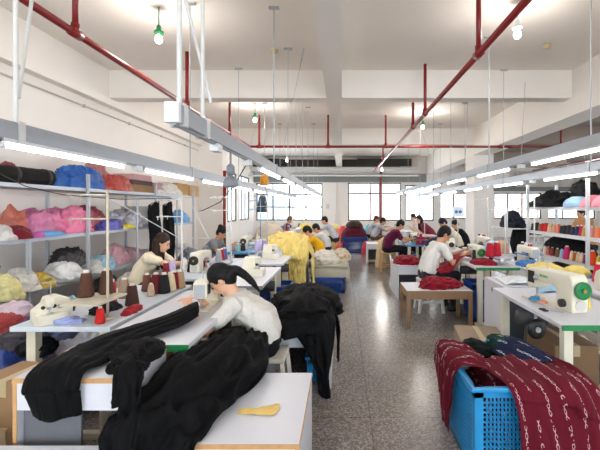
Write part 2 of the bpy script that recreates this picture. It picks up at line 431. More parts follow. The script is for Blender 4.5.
mx = nt.nodes.new('ShaderNodeMixShader'); mx.inputs[0].default_value = .06
nt.links.new(a.outputs[0], mx.inputs[1]); nt.links.new(g.outputs[0], mx.inputs[2]); nt.links.new(mx.outputs[0], nt.nodes['Material Output'].inputs[0])
GLC = GL.copy(); GLC.name = 'clear_glass'
for n_ in GLC.node_tree.nodes:
    if n_.type == 'BSDF_TRANSPARENT': n_.inputs[0].default_value = (.95, .97, .97, 1)
WFR = mat('window_frame', (104, 96, 88), .5, .2, .04, 10)
wn = 0
def window(axis, pos, a0, a1, z0, z1, nv, nh, clear=False):
    global wn; wn += 1
    bm = bmesh.new(); w = .065
    def put(p, q, lo, hi, d=.05):
        if axis == 'x': bx(bm, p, q, pos, pos+d, lo, hi)
        else: bx(bm, pos, pos+d, p, q, lo, hi)
    put(a0, a1, z0, z0+w); put(a0, a1, z1-w, z1); put(a0, a0+w, z0, z1); put(a1-w, a1, z0, z1)
    for i in nv: put(a0+(a1-a0)*i-w/2, a0+(a1-a0)*i+w/2, z0, z1)
    for i in nh: put(a0, a1, z0+(z1-z0)*i-w/2, z0+(z1-z0)*i+w/2)
    o = struct('window_%d' % wn, bm, WFR)
    bm = bmesh.new()
    if axis == 'x': bx(bm, a0+.01, a1-.01, pos+.02, pos+.026, z0+.01, z1-.01)
    else: bx(bm, pos+.02, pos+.026, a0+.01, a1-.01, z0+.01, z1-.01)
    obj('pane', bm, GL if clear is False else GLC, o)
window('x', YE+.08, *EH[0], (.25, .5, .75), (.36, .7)); window('x', YE+.08, *EH[1], (.42, .6), (.72,)); window('x', YE+.08, *EH[2], (.5,), ())
window('x', YE+.08, *EH[3], (.3, .6), ()); window('x', YE+.08, *EH[4], (.33, .66), ()); window('x', YE+.08, *EH[5], (.5,), (.72,))
for h in RH: window('x', YB-.12, *h, (.33, .66), (.7,), True)  # added rear windows, clear panes so the fill light passes
for h in LH: window('y', XL-.12, *h, (.33, .66), (.7,))
# band above the end windows: louvres, duct, grey lintel
bm = bmesh.new(); bx(bm, XL, 4.2, YE-.12, YE, 2.74, 3.16); struct('trim_2', bm, mat('lintel_grey', (128, 130, 128), .8))
bm = bmesh.new()
for i in range(7): bx(bm, XL, 2.9, YE-.3+.02*i*0, YE-.02, 3.5+.05*i, 3.525+.05*i)
bx(bm, XL, 2.9, YE-.06, YE-.01, 3.48, 3.86); struct('trim_3', bm, mat('louvre_dark', (74, 66, 60), .8))
bm = bmesh.new(); bx(bm, .75, 3.4, YE-.5, YE-.32, 3.5, 3.86); bx(bm, -4, -2.9, YE-.5, YE-.32, 3.5, 3.86); struct('trim_4', bm, mat('grille_black', (44, 42, 42), .7))
bm = bmesh.new(); cyl(bm, (XL, YE-.8, 3.32), (3.6, YE-.8, 3.32), .11, seg=14); tag(obj('air_duct', bm, mat('duct_grey', (196, 193, 188), .5, .1)), 'long pale round duct running across the end wall above the windows', 'duct')
bm = bmesh.new(); bx(bm, XL, 3.6, YE-1.2, YE-1.05, 2.95, 3.02); tag(obj('cable_tray', bm, mat('duct_grey', (196, 193, 188))), 'thin pale cable tray below the round duct at the end wall', 'tray')
# annex fittings on the right: grey screen above the windows, pale slatted partition
bm = bmesh.new(); bx(bm, 5.9, XR, YE-.2, YE-.02, 2.28, 2.75); struct('trim_5', bm, mat('lintel_dark', (118, 118, 116), .8))
bm = bmesh.new()
for i in range(30): bx(bm, 8.6+.15*i, 8.74+.15*i, YE-.3, YE-.22, 2.5, 3.25)
struct('trim_6', bm, mat('partition_slats', (190, 184, 176), .8))
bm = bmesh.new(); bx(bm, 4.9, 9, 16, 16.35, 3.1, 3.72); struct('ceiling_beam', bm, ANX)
# buildings outside
def outside(x0, x1, y0, y1, h, rgb, label):
    bm = bmesh.new(); bx(bm, x0, x1, y0, y1, -6, h); r = thing('building', label, 'building', ((x0+x1)/2, y0, -6))
    obj('wall', bm, mat('facade_%d' % rgb[1], rgb, .9, 0, .05, 1), r)
    nx = int((x1-x0)/2.2)
    for i in range(nx):
        for k in range(4):
            z = -5+3*k
            if z+1.5 > h: continue
            b2 = bmesh.new(); bx(b2, x0+.5+i*2.2, x0+1.7+i*2.2, y0-.05, y0+.05, z+.6, z+2.0); obj('window', b2, mat('facade_glass', (150, 170, 180), .2), r)
outside(0.5, 6.2, 44, 52, 5.5, (226, 190, 176), 'pale red brick building outside, beyond the wide window in the end wall')
outside(-12, -6.5, 48, 56, 4, (190, 196, 200), 'pale grey building outside, beyond the gridded left end windows')
outside(14, 24, 46, 54, 5, (216, 186, 176), 'pinkish building outside, beyond the windows behind the thread shelf')

# wall conduit, skirting
bm = bmesh.new(); cyl(bm, (XL+.02, YB, 3.22), (XL+.02, 12.2, 3.22), .014)
for i in range(8): box(bm, (XL+.02, 1+i*1.45, 3.22), (.04, .03, .05))
struct('trim_7', bm, mat('conduit', (196, 188, 180), .6))
bm = bmesh.new(); bx(bm, -.78, -.62, YE-.27, YE-.25, 1.42, 1.66); tag(obj('notice', bm, mat('paper_grey', (206, 206, 210))), 'small pale paper notice on the white pier between the end windows', 'notice')

# ------------------------------------------------------------------ red sprinkler pipes
PZ = H+1.63
def pipe(label, a, b, drops, r=.034):
    t = thing('sprinkler_pipe', label, 'pipe', ((a[0]+b[0])/2, (a[1]+b[1])/2, a[2]))
    bm = bmesh.new(); cyl(bm, a, b, r, seg=12); obj('pipe_run', bm, RED, t, True)
    A, B = V(*a), V(*b); d = (B-A).normalized()
    for q in drops:
        p = A+(B-A)*q; bm = bmesh.new(); cyl(bm, p, (p.x, p.y, ZC), r*.8, seg=10); obj('riser', bm, RED, t, True)
        bm = bmesh.new(); cyl(bm, p-d*.07, p+d*.07, r*1.35, seg=12); cyl(bm, p, p+V(0, 0, .09), r*1.1, seg=10); obj('tee_joint', bm, RED, t, True)
XPL, XPR, YT = -2.5, 1.455, 10.87
q = lambda Y, a=-2, b=YT: (Y-a)/(b-a)
pipe('red sprinkler pipe running lengthwise above the wall-side left row', (XPL, -2, PZ), (XPL, YT, PZ), [q(1.0), q(3.75), q(6.45), q(8.9)])
pipe('red sprinkler pipe running lengthwise between the centre beam and the right light troughs', (XPR, -2, PZ), (XPR, 18.5, PZ-.0), [(Y+2)/20.5 for Y in (1.2, 4.26, 7.0, 8.2, 14.2)])
pipe('red sprinkler main crossing the hall from side to side below the second beam', (-2.9, YT, PZ+.01), (5.8, YT, PZ+.01), [.075, .29, .47, .83, .86])
pipe('red sprinkler pipe running lengthwise under the darker annex ceiling on the right', (5.9, 2, PZ), (5.9, 17, PZ), [.2, .5, .585])
pipe('red sprinkler pipe running under the low ceiling behind the thread shelf, farther right', (8.6, 4, PZ), (8.6, 18, PZ), [.3, .7])
bm = bmesh.new(); cyl(bm, (-3.55, 12.1, 0), (-3.55, 12.1, 2.6), .05); tag(obj('water_pipe', bm, RED, smooth=True), 'upright red pipe standing beside the left pier', 'pipe')
bm = bmesh.new(); cyl(bm, (1.93, 19.85, 0), (1.93, 19.85, 3.9), .06); tag(obj('water_pipe', bm, mat('pipe_rust', (150, 84, 72), .5), smooth=True), 'upright reddish pipe in front of the wide end window', 'pipe')

# ------------------------------------------------------------------ hanging bulbs, detectors
BULB = emis('bulb_glow', (255, 247, 232), 5)
def bulb(p, cord_col, label, watt, frost=1):
    x, y, z = p
    t = thing('hanging_bulb', label, 'lamp', (x, y, z))
    bm = bmesh.new(); cyl(bm, (x, y, z+.1), (x, y, ZC), .008); obj('cord', bm, cord_col, t)
    bm = bmesh.new(); lathe(bm, [(.02, .15), (.028, .13), (.03, .09), (.055, .075), (.06, .05), (.035, .045), (.03, .03)], (x, y, z), 14); obj('socket', bm, cord_col, t, True)
    bm = bmesh.new(); lathe(bm, [(.0, -.075), (.03, -.068), (.045, -.04), (.043, -.01), (.03, .02), (.02, .04)], (x, y, z), 14); obj('light_bulb', bm, BULB, t, True)
    l = bpy.data.lights.new('bulb_light', 'POINT'); l.energy = watt; l.shadow_soft_size = .08; l.color = (1, .95, .88)
    lo = bpy.data.objects.new('bulb_light', l); col.objects.link(lo); lo.location = (x, y, z-.14); lo.parent = None
W_B = 11
bulb((-2.29, 5.0, 3.62), GREENP, 'bare bulb in a green socket hanging at the upper left, nearest of the left bulbs', W_B)
bulb((-2.1, 9.66, 3.62), GREENP, 'green socketed bulb hanging from the second ceiling bay on the left', W_B*1.3)
bulb((2.13, 4.86, 3.62), WHITEP, 'glowing bulb in a white socket hanging from the near right ceiling', W_B)
bulb((2.12, 10.5, 3.62), GREENP, 'green socketed glowing bulb above the right rows, behind the first cross beam', W_B*1.3)
bulb((1.6, 16, 3.0), WHITEP, 'distant glowing bulb on a long cord in front of the end wall', W_B*2)
bulb((-2.1, 15.3, 3.3), WHITEP, 'distant bulb on a cord above the far end of the left rows', W_B*2)
bulb((-2.2, 0, 3.62), GREENP, 'unseen bulb added above the near left, behind the viewer', W_B)  # this and the next: unseen, added on the continued grid for light
bulb((2.2, 0, 3.62), WHITEP, 'unseen bulb added above the near right, behind the viewer', W_B)
bulb((6.8, 9.0, 3.2), WHITEP, 'small bulb glowing below the annex ceiling above the thread shelf', W_B*.6)
bulb((8.8, 14.5, 3.0), WHITEP, 'small bulb glowing deep in the annex at the far right', W_B*.8)
for p, lab in (((3.16, 6.17), 'small cream smoke detector on the right-hand ceiling'), ((-1.08, 6.37), 'small cream smoke detector on the ceiling left of the centre beam')):
    bm = bmesh.new(); lathe(bm, [(.06, 0), (.06, -.02), (.04, -.05), (.02, -.055)], (p[0], p[1], ZC), 14); tag(obj('smoke_detector', bm, mat('detector', (206, 184, 138)), smooth=True), lab, 'smoke detector')
for n_, (px, py) in enumerate(((305, 345/3), (333, 112), (455, 112), (465, 125))): pass

# ------------------------------------------------------------------ light troughs
TUBE = emis('tube_glow', (250, 252, 255), 9)
ZT = H+.475
def trough(X, y0, y1, tubes, rods, braces, label, boxes=(), dz=0):
    ZT = H+.475+dz
    t = thing('light_trough', label, 'light trough', (X, y0, ZT-.05))
    bm = bmesh.new(); w, h = .033, .048
    poly = [(X-w, ZT-h), (X+w, ZT-h), (X+w, ZT+h), (X+w-.008, ZT+h), (X+w-.008, ZT-h+.012), (X-w+.008, ZT-h+.012), (X-w+.008, ZT+h), (X-w, ZT+h)]
    prism(bm, poly, y0, y1); bx(bm, X-.012, X+.012, y0, y1, ZT-h-.012, ZT-h); obj('housing', bm, ALU, t)
    bm = bmesh.new(); bbox_bev(bm, X-w-.004, X+w+.004, y0-.03, y0+.005, ZT-h-.004, ZT+h+.004); obj('end_cap', bm, WHITEP, t)
    for a, b in tubes:
        bm = bmesh.new(); cyl(bm, (X, a, ZT-h-.035), (X, b, ZT-h-.035), .015, seg=10); tu = obj('light_tube', bm, TUBE, t, True)
        bm = bmesh.new(); bx(bm, X-.026, X+.026, a-.02, b+.02, ZT-h-.022, ZT-h)
        for e in (a-.02, b): bx(bm, X-.017, X+.017, e, e+.022, ZT-h-.052, ZT-h)
        obj('tube_batten', bm, WHITEP, t)
    for Y, r in rods:
        bm = bmesh.new(); cyl(bm, (X, Y, ZT+h-.01), (X, Y, ZC), r); box(bm, (X, Y, ZC-.012), (.13, .05, .022)); box(bm, (X, Y, ZT+.0), (w*2+.014, .045, h*2+.02)); obj('hanger_rod', bm, POLE if r > .008 else STEEL, t)
    for (ya, xb, yb, r) in braces:
        bm = bmesh.new(); cyl(bm, (X, ya, ZT+.2), (xb, yb, ZC), r); obj('brace_rod', bm, POLE if r > .006 else STEEL, t)
    for Y in boxes:
        bm = bmesh.new(); bbox_bev(bm, X-.03, X+.03, Y-.05, Y+.05, ZT-h-.055, ZT-h-.002); obj('outlet_box', bm, WHITEP, t)
def tubeseq(a, b, ln=1.2, gap=.36):
    out = []; y = a
    while y+ln < b: out.append((y, y+ln)); y += ln+gap
    return out
XA, XB, XC, XD = -1.86, -.85, 2.15, 2.95
trough(XA, .6, 16.2, tubeseq(.63, 16), [(2.28, .013), (4.9, .006), (7.2, .006), (9.6, .006), (12, .006), (14.4, .006)], [(2.3, -2.2, 3.0, .011), (7.4, -1.5, 8.2, .004)], 'long light trough with glowing tubes above the left row next to the wall racks', (3.63, 6.7, 9.9), -.048)
trough(XB, 2.02, 16.6, tubeseq(4.15, 16.4), [(2.09, .014), (2.44, .012), (5.0, .008), (6.3, .005), (7.4, .005), (8.6, .005), (10, .005), (12, .005), (14, .005)],
       [(2.6, -1.2, 2.2, .011), (5.6, -.6, 6.3, .004), (8.9, -1.1, 9.8, .004)], 'light trough with a white end cap above the aisle-side left row', (2.7, 3.6))
trough(XC, .5, 15.6, tubeseq(1.5, 15.4, 1.2, .6), [(2.2, .008), (5.85, .008), (7.9, .006), (9.4, .006), (11, .005), (13, .005)], [(7.0, 2.6, 8.2, .005), (9.2, 1.8, 10, .005)], 'long light trough above the aisle-side right row', (4.8, 7.3), .09)
trough(XD, .5, 15.2, tubeseq(4.6, 15, 1.2, .7), [(2.4, .007), (4.74, .008), (7.3, .006), (9.6, .005), (12, .005)], [(6.6, 3.4, 7.4, .005)], 'long light trough above the right row in front of the thread shelf', (6.2, 8.0))
# ================================================================== furniture builders (local coordinates)
TOPM = mat('laminate_white', (214, 214, 222), .32, 0, .015, 6)
WOOD = mat('edge_wood', (196, 150, 100), .55, 0, .12, 30)
TOPB = mat('laminate_bluewhite', (206, 214, 222), .35, 0, .02, 6)
def sewing_table(label, x0, x1, y0, y1, group=None, edge=None, z=.75, top=None, treadle=True, op=-1):
    t = thing('sewing_table', label, 'sewing table', ((x0+x1)/2, (y0+y1)/2, 0), 0, group)
    bm = bmesh.new(); bbox_bev(bm, x0, x1, y0, y1, z-.032, z, .006); obj('tabletop', bm, top or TOPM, t)
    if edge:
        bm = bmesh.new(); e = .005
        bx(bm, x0-e, x1+e, y0-e, y0+.0, z-.036, z-.001); bx(bm, x0-e, x1+e, y1, y1+e, z-.036, z-.001)
        obj('edge_band', bm, edge, t)
    for ya in (y0+.1, y1-.1):
        bm = bmesh.new(); xm = (x0+x1)/2
        bbox_bev(bm, x0+.05, x0+.11, ya-.03, ya+.03, .04, z-.03, .004); obj('leg', bm, CREAM, t)
        bm = bmesh.new(); bbox_bev(bm, x1-.11, x1-.05, ya-.03, ya+.03, .04, z-.03, .004); obj('leg', bm, CREAM, t)
        bm = bmesh.new(); bbox_bev(bm, x0+.02, x1-.02, ya-.025, ya+.025, 0, .04, .004); obj('foot_bar', bm, CREAM, t)
    bm = bmesh.new(); bx(bm, (x0+x1)/2-.03, (x0+x1)/2+.03, y0+.1, y1-.1, .2, .25); obj('stretcher', bm, CREAM, t)
    if treadle:
        bm = bmesh.new(); ym = (y0+y1)/2; xt = x0+.12 if op < 0 else x1-.12
        bbox_bev(bm, xt-.14, xt+.14, ym-.2, ym+.2, .07, .1, .004); cyl(bm, (xt, ym+.18, .1), (xt, ym+.18, z-.1), .008); obj('treadle', bm, DARKGREY, t)
        bm = bmesh.new(); cyl(bm, (xt-.1, ym+.1, z-.14), (xt+.12, ym+.1, z-.14), .06, seg=14); obj('motor', bm, DARKGREY, t, True)
    return t
def bench(name, label, cat, x0, x1, y0, y1, z, kind='panel', edge=WOOD, top=TOPM, group=None, back=True, ap=.12):
    t = thing(name, label, cat, ((x0+x1)/2, (y0+y1)/2, 0), 0, group); k = .018
    bm = bmesh.new(); bx(bm, x0, x1, y0, y1, z-.02, z); obj('tabletop', bm, top, t)
    bm = bmesh.new(); e = .003
    bx(bm, x0-e, x1+e, y0-e, y0, z-.021, z); bx(bm, x0-e, x0, y0, y1, z-.021, z); bx(bm, x1, x1+e, y0, y1, z-.021, z); obj('edge_band', bm, edge, t)
    if kind == 'panel':
        for xa in (x0, x1-k):
            bm = bmesh.new(); bx(bm, xa, xa+k, y0+.002, y1, 0, z-.02); p = obj('side_panel', bm, top, t)
            bm = bmesh.new(); bx(bm, xa, xa+k, y0-.002, y0+.002, 0, z-.021); obj('panel_edge', bm, edge, p)
        bm = bmesh.new(); bx(bm, x0+k, x1-k, y0, y0+k, z-.02-ap, z-.02); obj('apron', bm, top, t)
        if back:
            bm = bmesh.new(); bx(bm, x0+k, x1-k, y1-k, y1, .05, z-.02); obj('back_panel', bm, mat('panel_grey', (108, 108, 114), .6), t)
    else:
        for xa in (x0+.0, x1-.045):
            for ya in (y0, y1-.045):
                bm = bmesh.new(); bbox_bev(bm, xa, xa+.045, ya, ya+.045, 0, z-.02, .004); obj('leg', bm, edge, t)
        for ya in (y0+.01, y1-.03):
            bm = bmesh.new(); bx(bm, x0+.045, x1-.045, ya, ya+.02, z-.02-ap, z-.02); obj('apron', bm, edge, t)
        for xa in (x0+.01, x1-.03):
            bm = bmesh.new(); bx(bm, xa, xa+.02, y0+.045, y1-.045, z-.02-ap, z-.02); obj('apron', bm, edge, t)
    return t
def stool(label, x, y, z, m, r=.15, group=None):
    t = thing('stool', label, 'stool', (x, y, 0), 0, group)
    bm = bmesh.new(); bbox_bev(bm, x-r, x+r, y-r, y+r, z-.035, z, .012); obj('seat', bm, m, t)
    for a in (-1, 1):
        for b in (-1, 1):
            bm = bmesh.new(); prism_leg(bm, (x+a*(r-.03), y+b*(r-.03), z-.03), (x+a*(r+.01), y+b*(r+.01), 0), .022); obj('leg', bm, m, t)
    bm = bmesh.new()
    for a in (-1, 1): bx(bm, x-r, x+r, y+a*(r-.01)-.008, y+a*(r-.01)+.008, .14, .17); bx(bm, x+a*(r-.01)-.008, x+a*(r-.01)+.008, y-r, y+r, .14, .17)
    obj('rail', bm, m, t)
    return t
def prism_leg(bm, a, b, w): cyl(bm, a, b, w*1.2, w*1.2, 4)

def lockstitch(label, loc, rz, wheel=GREENP, group=None, body=CREAM, sc=.85):
    t = thing('sewing_machine', label, 'sewing machine', loc, rz, group); t.scale = (sc, sc, sc); L = dict(local=True)
    bm = bmesh.new()
    prism(bm, [(-.05, .105), (.05, .105), (.07, .165), (.27, .165), (.295, .14), (.30, .0), (.47, .0), (.47, .235), (.44, .27), (0, .262), (-.03, .25), (-.05, .225)], -.065, .065, .014); ar = obj('arm', bm, body, t, **L); smooth_by_angle(ar)
    bm = bmesh.new(); bbox_bev(bm, -.09, .30, -.085, .085, 0, .014, .004); obj('bed', bm, body, t, **L)
    bm = bmesh.new(); bx(bm, -.03, .05, -.03, .03, .0142, .017); obj('needle_plate', bm, STEEL, t, **L)
    bm = bmesh.new(); bbox_bev(bm, -.056, -.048, -.05, .05, .115, .235, .003); obj('face_plate', bm, STEEL, t, **L)
    bm = bmesh.new(); cyl(bm, (0, 0, .105), (0, 0, .05), .006); cyl(bm, (0, 0, .05), (0, 0, .017), .0015); obj('needle_bar', bm, STEEL, t, **L)
    bm = bmesh.new(); cyl(bm, (-.016, 0, .11), (-.016, 0, .03), .005); bx(bm, -.03, .015, -.008, .008, .018, .027); obj('presser_foot', bm, STEEL, t, **L)
    bm = bmesh.new(); lathe(bm, [(.03, 0), (.056, .004), (.062, .012), (.062, .034), (.05, .04), (.045, .034), (.02, .034), (.018, .044), (.002, .044)], (.47, 0, .165), 22, (1, 0, 0)); w = obj('handwheel', bm, wheel, t, True, **L); smooth_by_angle(w)
    bm = bmesh.new(); cyl(bm, (.51, 0, .165), (.516, 0, .165), .014); obj('wheel_screw', bm, mat('brass', (176, 140, 70), .4, .5), w, **L)
    bm = bmesh.new(); cyl(bm, (.468, 0, .055), (.478, 0, .055), .042, seg=20); obj('end_cover', bm, plastic('lightgrey', (200, 198, 190)), t, **L)
    bm = bmesh.new(); bx(bm, -.03, .05, -.0675, -.0645, .14, .235); obj('stitch_panel', bm, BLACKP, t, **L)
    bm = bmesh.new()
    for i, wd in enumerate((.012, .007, .011, .012, .007, .010)): bx(bm, .12+i*.016, .12+i*.016+wd*.9, -.0675, -.0645, .205, .221 if i % 2 else .226)
    obj('brand_mark', bm, plastic('mark_green', (70, 170, 96)), t, **L)
    bm = bmesh.new(); lathe(bm, [(.02, 0), (.024, .006), (.024, .012), (.012, .014), (.012, .026), (.004, .028)], (.08, -.064, .19), 14, (0, -1, 0)); obj('tension_dial', bm, STEEL, t, True, **L)
    bm = bmesh.new(); cyl(bm, (.1, .02, .26), (.1, .02, .32), .004); cyl(bm, (.1, -.02, .318), (.1, .06, .318), .003); obj('thread_guide', bm, STEEL, t, **L)
    bm = bmesh.new(); lathe(bm, [(.028, 0), (.03, .005), (.03, .03), (.024, .034)], (.385, -.064, .06), 16, (0, -1, 0)); obj('stitch_dial', bm, BLACKP, t, True, **L)
    return t
def overlock(label, loc, rz, group=None, sc=.85):
    t = thing('overlock_machine', label, 'sewing machine', loc, rz, group); t.scale = (sc, sc, sc); L = dict(local=True)
    bm = bmesh.new(); prism(bm, [(0, 0), (.3, 0), (.3, .13), (.27, .2), (.2, .235), (.1, .225), (.08, .17), (.0, .11)], -.05, .12, .014); smooth_by_angle(obj('body', bm, CREAM, t, **L))
    bm = bmesh.new(); bbox_bev(bm, -.02, .22, -.15, -.045, 0, .085, .008); obj('cloth_plate', bm, CREAM, t, **L)
    bm = bmesh.new(); prism(bm, [(.06, .15), (.12, .15), (.13, .24), (.05, .24)], -.11, -.04, .01); obj('needle_head', bm, CREAM, t, **L)
    bm = bmesh.new(); cyl(bm, (.09, -.085, .15), (.09, -.085, .09), .006); bx(bm, .07, .12, -.095, -.075, .086, .096); obj('presser_foot', bm, STEEL, t, **L)
    bm = bmesh.new(); lathe(bm, [(.02, 0), (.05, .005), (.055, .015), (.055, .03), (.03, .036), (.005, .036)], (.3, .03, .1), 18, (1, 0, 0)); obj('handwheel', bm, BLACKP, t, True, **L)
    for i in range(4):
        bm = bmesh.new(); lathe(bm, [(.016, 0), (.018, .006), (.011, .01), (.011, .026), (.003, .028)], (.05+.045*i, -.05, .145-.012*(i % 2)), 10, (0, -1, .3)); obj('tension_knob', bm, STEEL if i % 2 else BLACKP, t, True, **L)
    bm = bmesh.new(); cyl(bm, (.15, .06, .23), (.15, .06, .36), .004); cyl(bm, (.08, .06, .355), (.22, .06, .355), .004); obj('thread_guide', bm, STEEL, t, **L)
    return t
def thread_stand(label, x, y, z, h, m=None, tray=True, arms=2, dirx=1, group=None, trayz=.16, tl=.34, traym=None):
    m = m or POLE
    t = thing('thread_stand', label, 'thread stand', (x, y, z), 0, group); L = dict(local=True)
    bm = bmesh.new(); cyl(bm, (0, 0, 0), (0, 0, h), .009); lathe(bm, [(.035, 0), (.035, .008), (.014, .016)], (0, 0, 0), 12); obj('pole', bm, m, t, True, **L)
    for i in range(arms):
        bm = bmesh.new(); zz = h-.03-.16*i; cyl(bm, (0, -.02, zz), (-.18*dirx, 0, zz), .005); cyl(bm, (-.18*dirx, -.12, zz), (-.18*dirx, .12, zz), .005)
        for q in (-.1, 0, .1): cyl(bm, (-.18*dirx, q, zz), (-.18*dirx, q, zz-.03), .003)
        obj('guide_arm', bm, m, t, **L)
    if tray:
        bm = bmesh.new(); bbox_bev(bm, -.2 if dirx > 0 else -.04, .04 if dirx > 0 else .2, -tl/2, tl/2, trayz-.015, trayz, .003); obj('cone_tray', bm, traym or STEEL, t, **L)
    return t
CONES = {}
def cone(label, p, rgb, h=.17, r=None, group=None, tip=None, cname=None):
    r = r or h*.3; key = (rgb, round(h, 3), round(r, 3))
    if key not in CONES:
        bm = bmesh.new(); lathe(bm, [(r*.8, 0), (r, .008*h/.17), (r*.97, h*.12), (r*.62, h*.86), (r*.5, h*.9)], (0, 0, 0), 18)
        o = obj('thread_cone', bm, thread('%d_%d_%d' % rgb, rgb), None, True, local=True)
        bm = bmesh.new(); lathe(bm, [(r*.4, h*.88), (r*.34, h), (r*.22, h*1.0), (r*.2, h*.9)], (0, 0, 0), 12)
        obj('cone_tube', bm, plastic('tube_white', tip or (222, 214, 200)), o, True, local=True)
        TREE[o.name] = [c for c in bpy.data.objects if c.parent == o]
        for c in TREE[o.name]: TREE[c.name] = []
        CONES[key] = o; o.location = p; tag(o, label, 'thread cone', group); return o
    c = dup(CONES[key], p, None, label)
    if group: c['group'] = group
    elif 'group' in c: del c['group']
    return c
def crate(label, x0, x1, y0, y1, z1, m, z0=0, cols=9, rws=7, rot=0, group=None):
    """open plastic basket: lattice walls, rim, floor"""
    t = thing('plastic_crate', label, 'crate', ((x0+x1)/2, (y0+y1)/2, z0), 0, group); k = .012
    bm = bmesh.new(); bx(bm, x0, x1, y0, y1, z0, z0+.012); obj('crate_floor', bm, m, t)
    def wall(axis, pos, a, b):
        bm = bmesh.new()
        def put(p, q, lo, hi, d=k):
            if axis == 'x': bx(bm, p, q, pos, pos+d, lo, hi)
            else: bx(bm, pos, pos+d, p, q, lo, hi)
        zt = z1-.06; zb = z0+.03
        put(a, b, z0, zb+.02); put(a, b, zt, z1); put(a, a+.05, z0, z1); put(b-.05, b, z0, z1)
        n = max(4, int((b-a)/.026))
        for i in range(1, n): c = a+.05+(b-a-.1)*i/n; put(c-.004, c+.004, zb, zt)
        n = max(4, int((zt-zb)/.026))
        for i in range(1, n): c = zb+(zt-zb)*i/n; put(a+.05, b-.05, c-.004, c+.004, k*.9)
        obj('crate_wall', bm, m, t)
    wall('x', y0, x0, x1); wall('x', y1-k, x0, x1); wall('y', x0, y0, y1); wall('y', x1-k, y0, y1)
    bm = bmesh.new(); e = .018
    bbox_bev(bm, x0-e, x1+e, y0-e, y0+k, z1-.025, z1, .006); bbox_bev(bm, x0-e, x1+e, y1-k, y1+e, z1-.025, z1, .006); bbox_bev(bm, x0-e, x0+k, y0, y1, z1-.025, z1, .006); bbox_bev(bm, x1-k, x1+e, y0, y1, z1-.025, z1, .006)
    obj('rim', bm, m, t)
    return t
def carton(label, c, s, rot=0, rgb=(176, 142, 106), group=None, tape=True):
    t = thing('cardboard_box', label, 'box', c, rot, group); L = dict(local=True); x, y, z = s
    bm = bmesh.new(); bx(bm, -x/2, x/2, -y/2, y/2, 0, z); bx(bm, -x/2, -.003, -y/2, y/2, z, z+.004); bx(bm, .003, x/2, -y/2, y/2, z, z+.004); obj('box_body', bm, mat('carton_%d' % rgb[0], rgb, .85, 0, .06, 8), t, **L)
    if tape:
        bm = bmesh.new(); bx(bm, -.025, .025, -y/2-.001, y/2+.001, z+.0042, z+.005); bx(bm, -.025, .025, -y/2-.002, -y/2-.0005, z-.08, z+.005); obj('tape', bm, mat('tape', (196, 176, 140), .3), t, **L)
    return t
def rack(label, x0, x1, ys, shelves, ztop, posts_short=(), group=None, m=None, depthdir=1):
    """steel shelving along y; ys = post positions, shelves = list of (z, y0, y1)"""
    t = thing('steel_rack', label, 'rack', ((x0+x1)/2, ys[0], 0), 0, group); m = m or mat('rack_grey', (190, 196, 204), .45, .15, .03)
    def post(x, y, zt, w=.034):
        bm = bmesh.new(); bx(bm, x-w/2, x+w/2, y-.004, y+.004, 0, zt); bx(bm, x-w/2, x-w/2+.006, y, y+w, 0, zt); bx(bm, x+w/2-.006, x+w/2, y, y+w, 0, zt); obj('post', bm, m, t)
    for y in ys:
        post(x0, y, ztop); post(x1, y, ztop)
    for x, y, zt in posts_short: post(x, y, zt)
    for z, a, b in shelves:
        bm = bmesh.new(); bx(bm, x0+.02, x1-.02, a, b, z-.012, z); bx(bm, x0+.018, x0+.03, a, b, z-.045, z); bx(bm, x1-.03, x1-.018, a, b, z-.045, z); obj('shelf', bm, m, t)
    return t
# ================================================================== work rows
BLUETOP = plastic('table_blue', (70, 140, 190), .4)
# --- left, aisle side
bench('work_bench', 'white extension bench with wood edges under the long black cloth strip', 'bench', -1.44, -.95, 1.75, 2.16, .75, back=False)
t_ = [o for o in bpy.data.objects if o.name == 'work_bench'][0]
bm = bmesh.new(); bx(bm, -1.42, -1.165, 1.785, 1.8, .02, .63); obj('back_panel', bm, mat('panel_grey', (108, 108, 114), .6), t_)
bench('work_bench', 'white wood-edged bench in the near centre with a yellow scrap on it', 'bench', -.92, -.185, 1.72, 2.46, .48)
bench('work_bench', 'white bench cut off by the lower left corner of the photo', 'bench', -1.9, -1.0, .98, 1.71, .48)
sewing_table('white sewing table with green ends where the woman in white lace sews', -1.40, -.84, 2.18, 3.6, edge=GREENP, op=1)
lockstitch('cream sewing machine at the hands of the woman in white lace', (-1.03, 2.93, .75), R(90), sc=.8)
sewing_table('white sewing table behind the woman in white lace, with an overlocker on it', -1.40, -.76, 3.8, 5.0, edge=GREY, op=1)
overlock('cream overlocker on the white table just behind the woman in white lace', (-.98, 4.3, .75), R(90))
sewing_table('white sewing table beside the yellow cloth pile, carrying lilac cones', -1.42, -.78, 5.3, 6.2, op=1)
overlock('overlocker on the table with the lilac cones', (-1.05, 5.75, .75), R(90))
bench('work_bench', 'bench buried under the hanging yellow cloth', 'bench', -1.35, -.62, 6.5, 7.4, .72, edge=TOPM)
sewing_table('sewing table where the woman in the yellow top works', -1.38, -.86, 8.0, 9.2, op=1)
lockstitch('sewing machine in front of the woman in the yellow top', (-1.1, 8.35, .75), R(90))
sewing_table('sewing table where the white-shirted woman behind the yellow top works', -1.38, -.9, 9.6, 10.8, op=1)
lockstitch('sewing machine in front of the white-shirted woman behind the yellow top', (-1.1, 9.9, .75), R(90))
sewing_table('farthest sewing table of the left rows, below the end windows', -1.38, -.86, 11.4, 12.6, op=1)
lockstitch('sewing machine on the farthest left table, below the end windows', (-1.1, 11.8, .75), R(90))
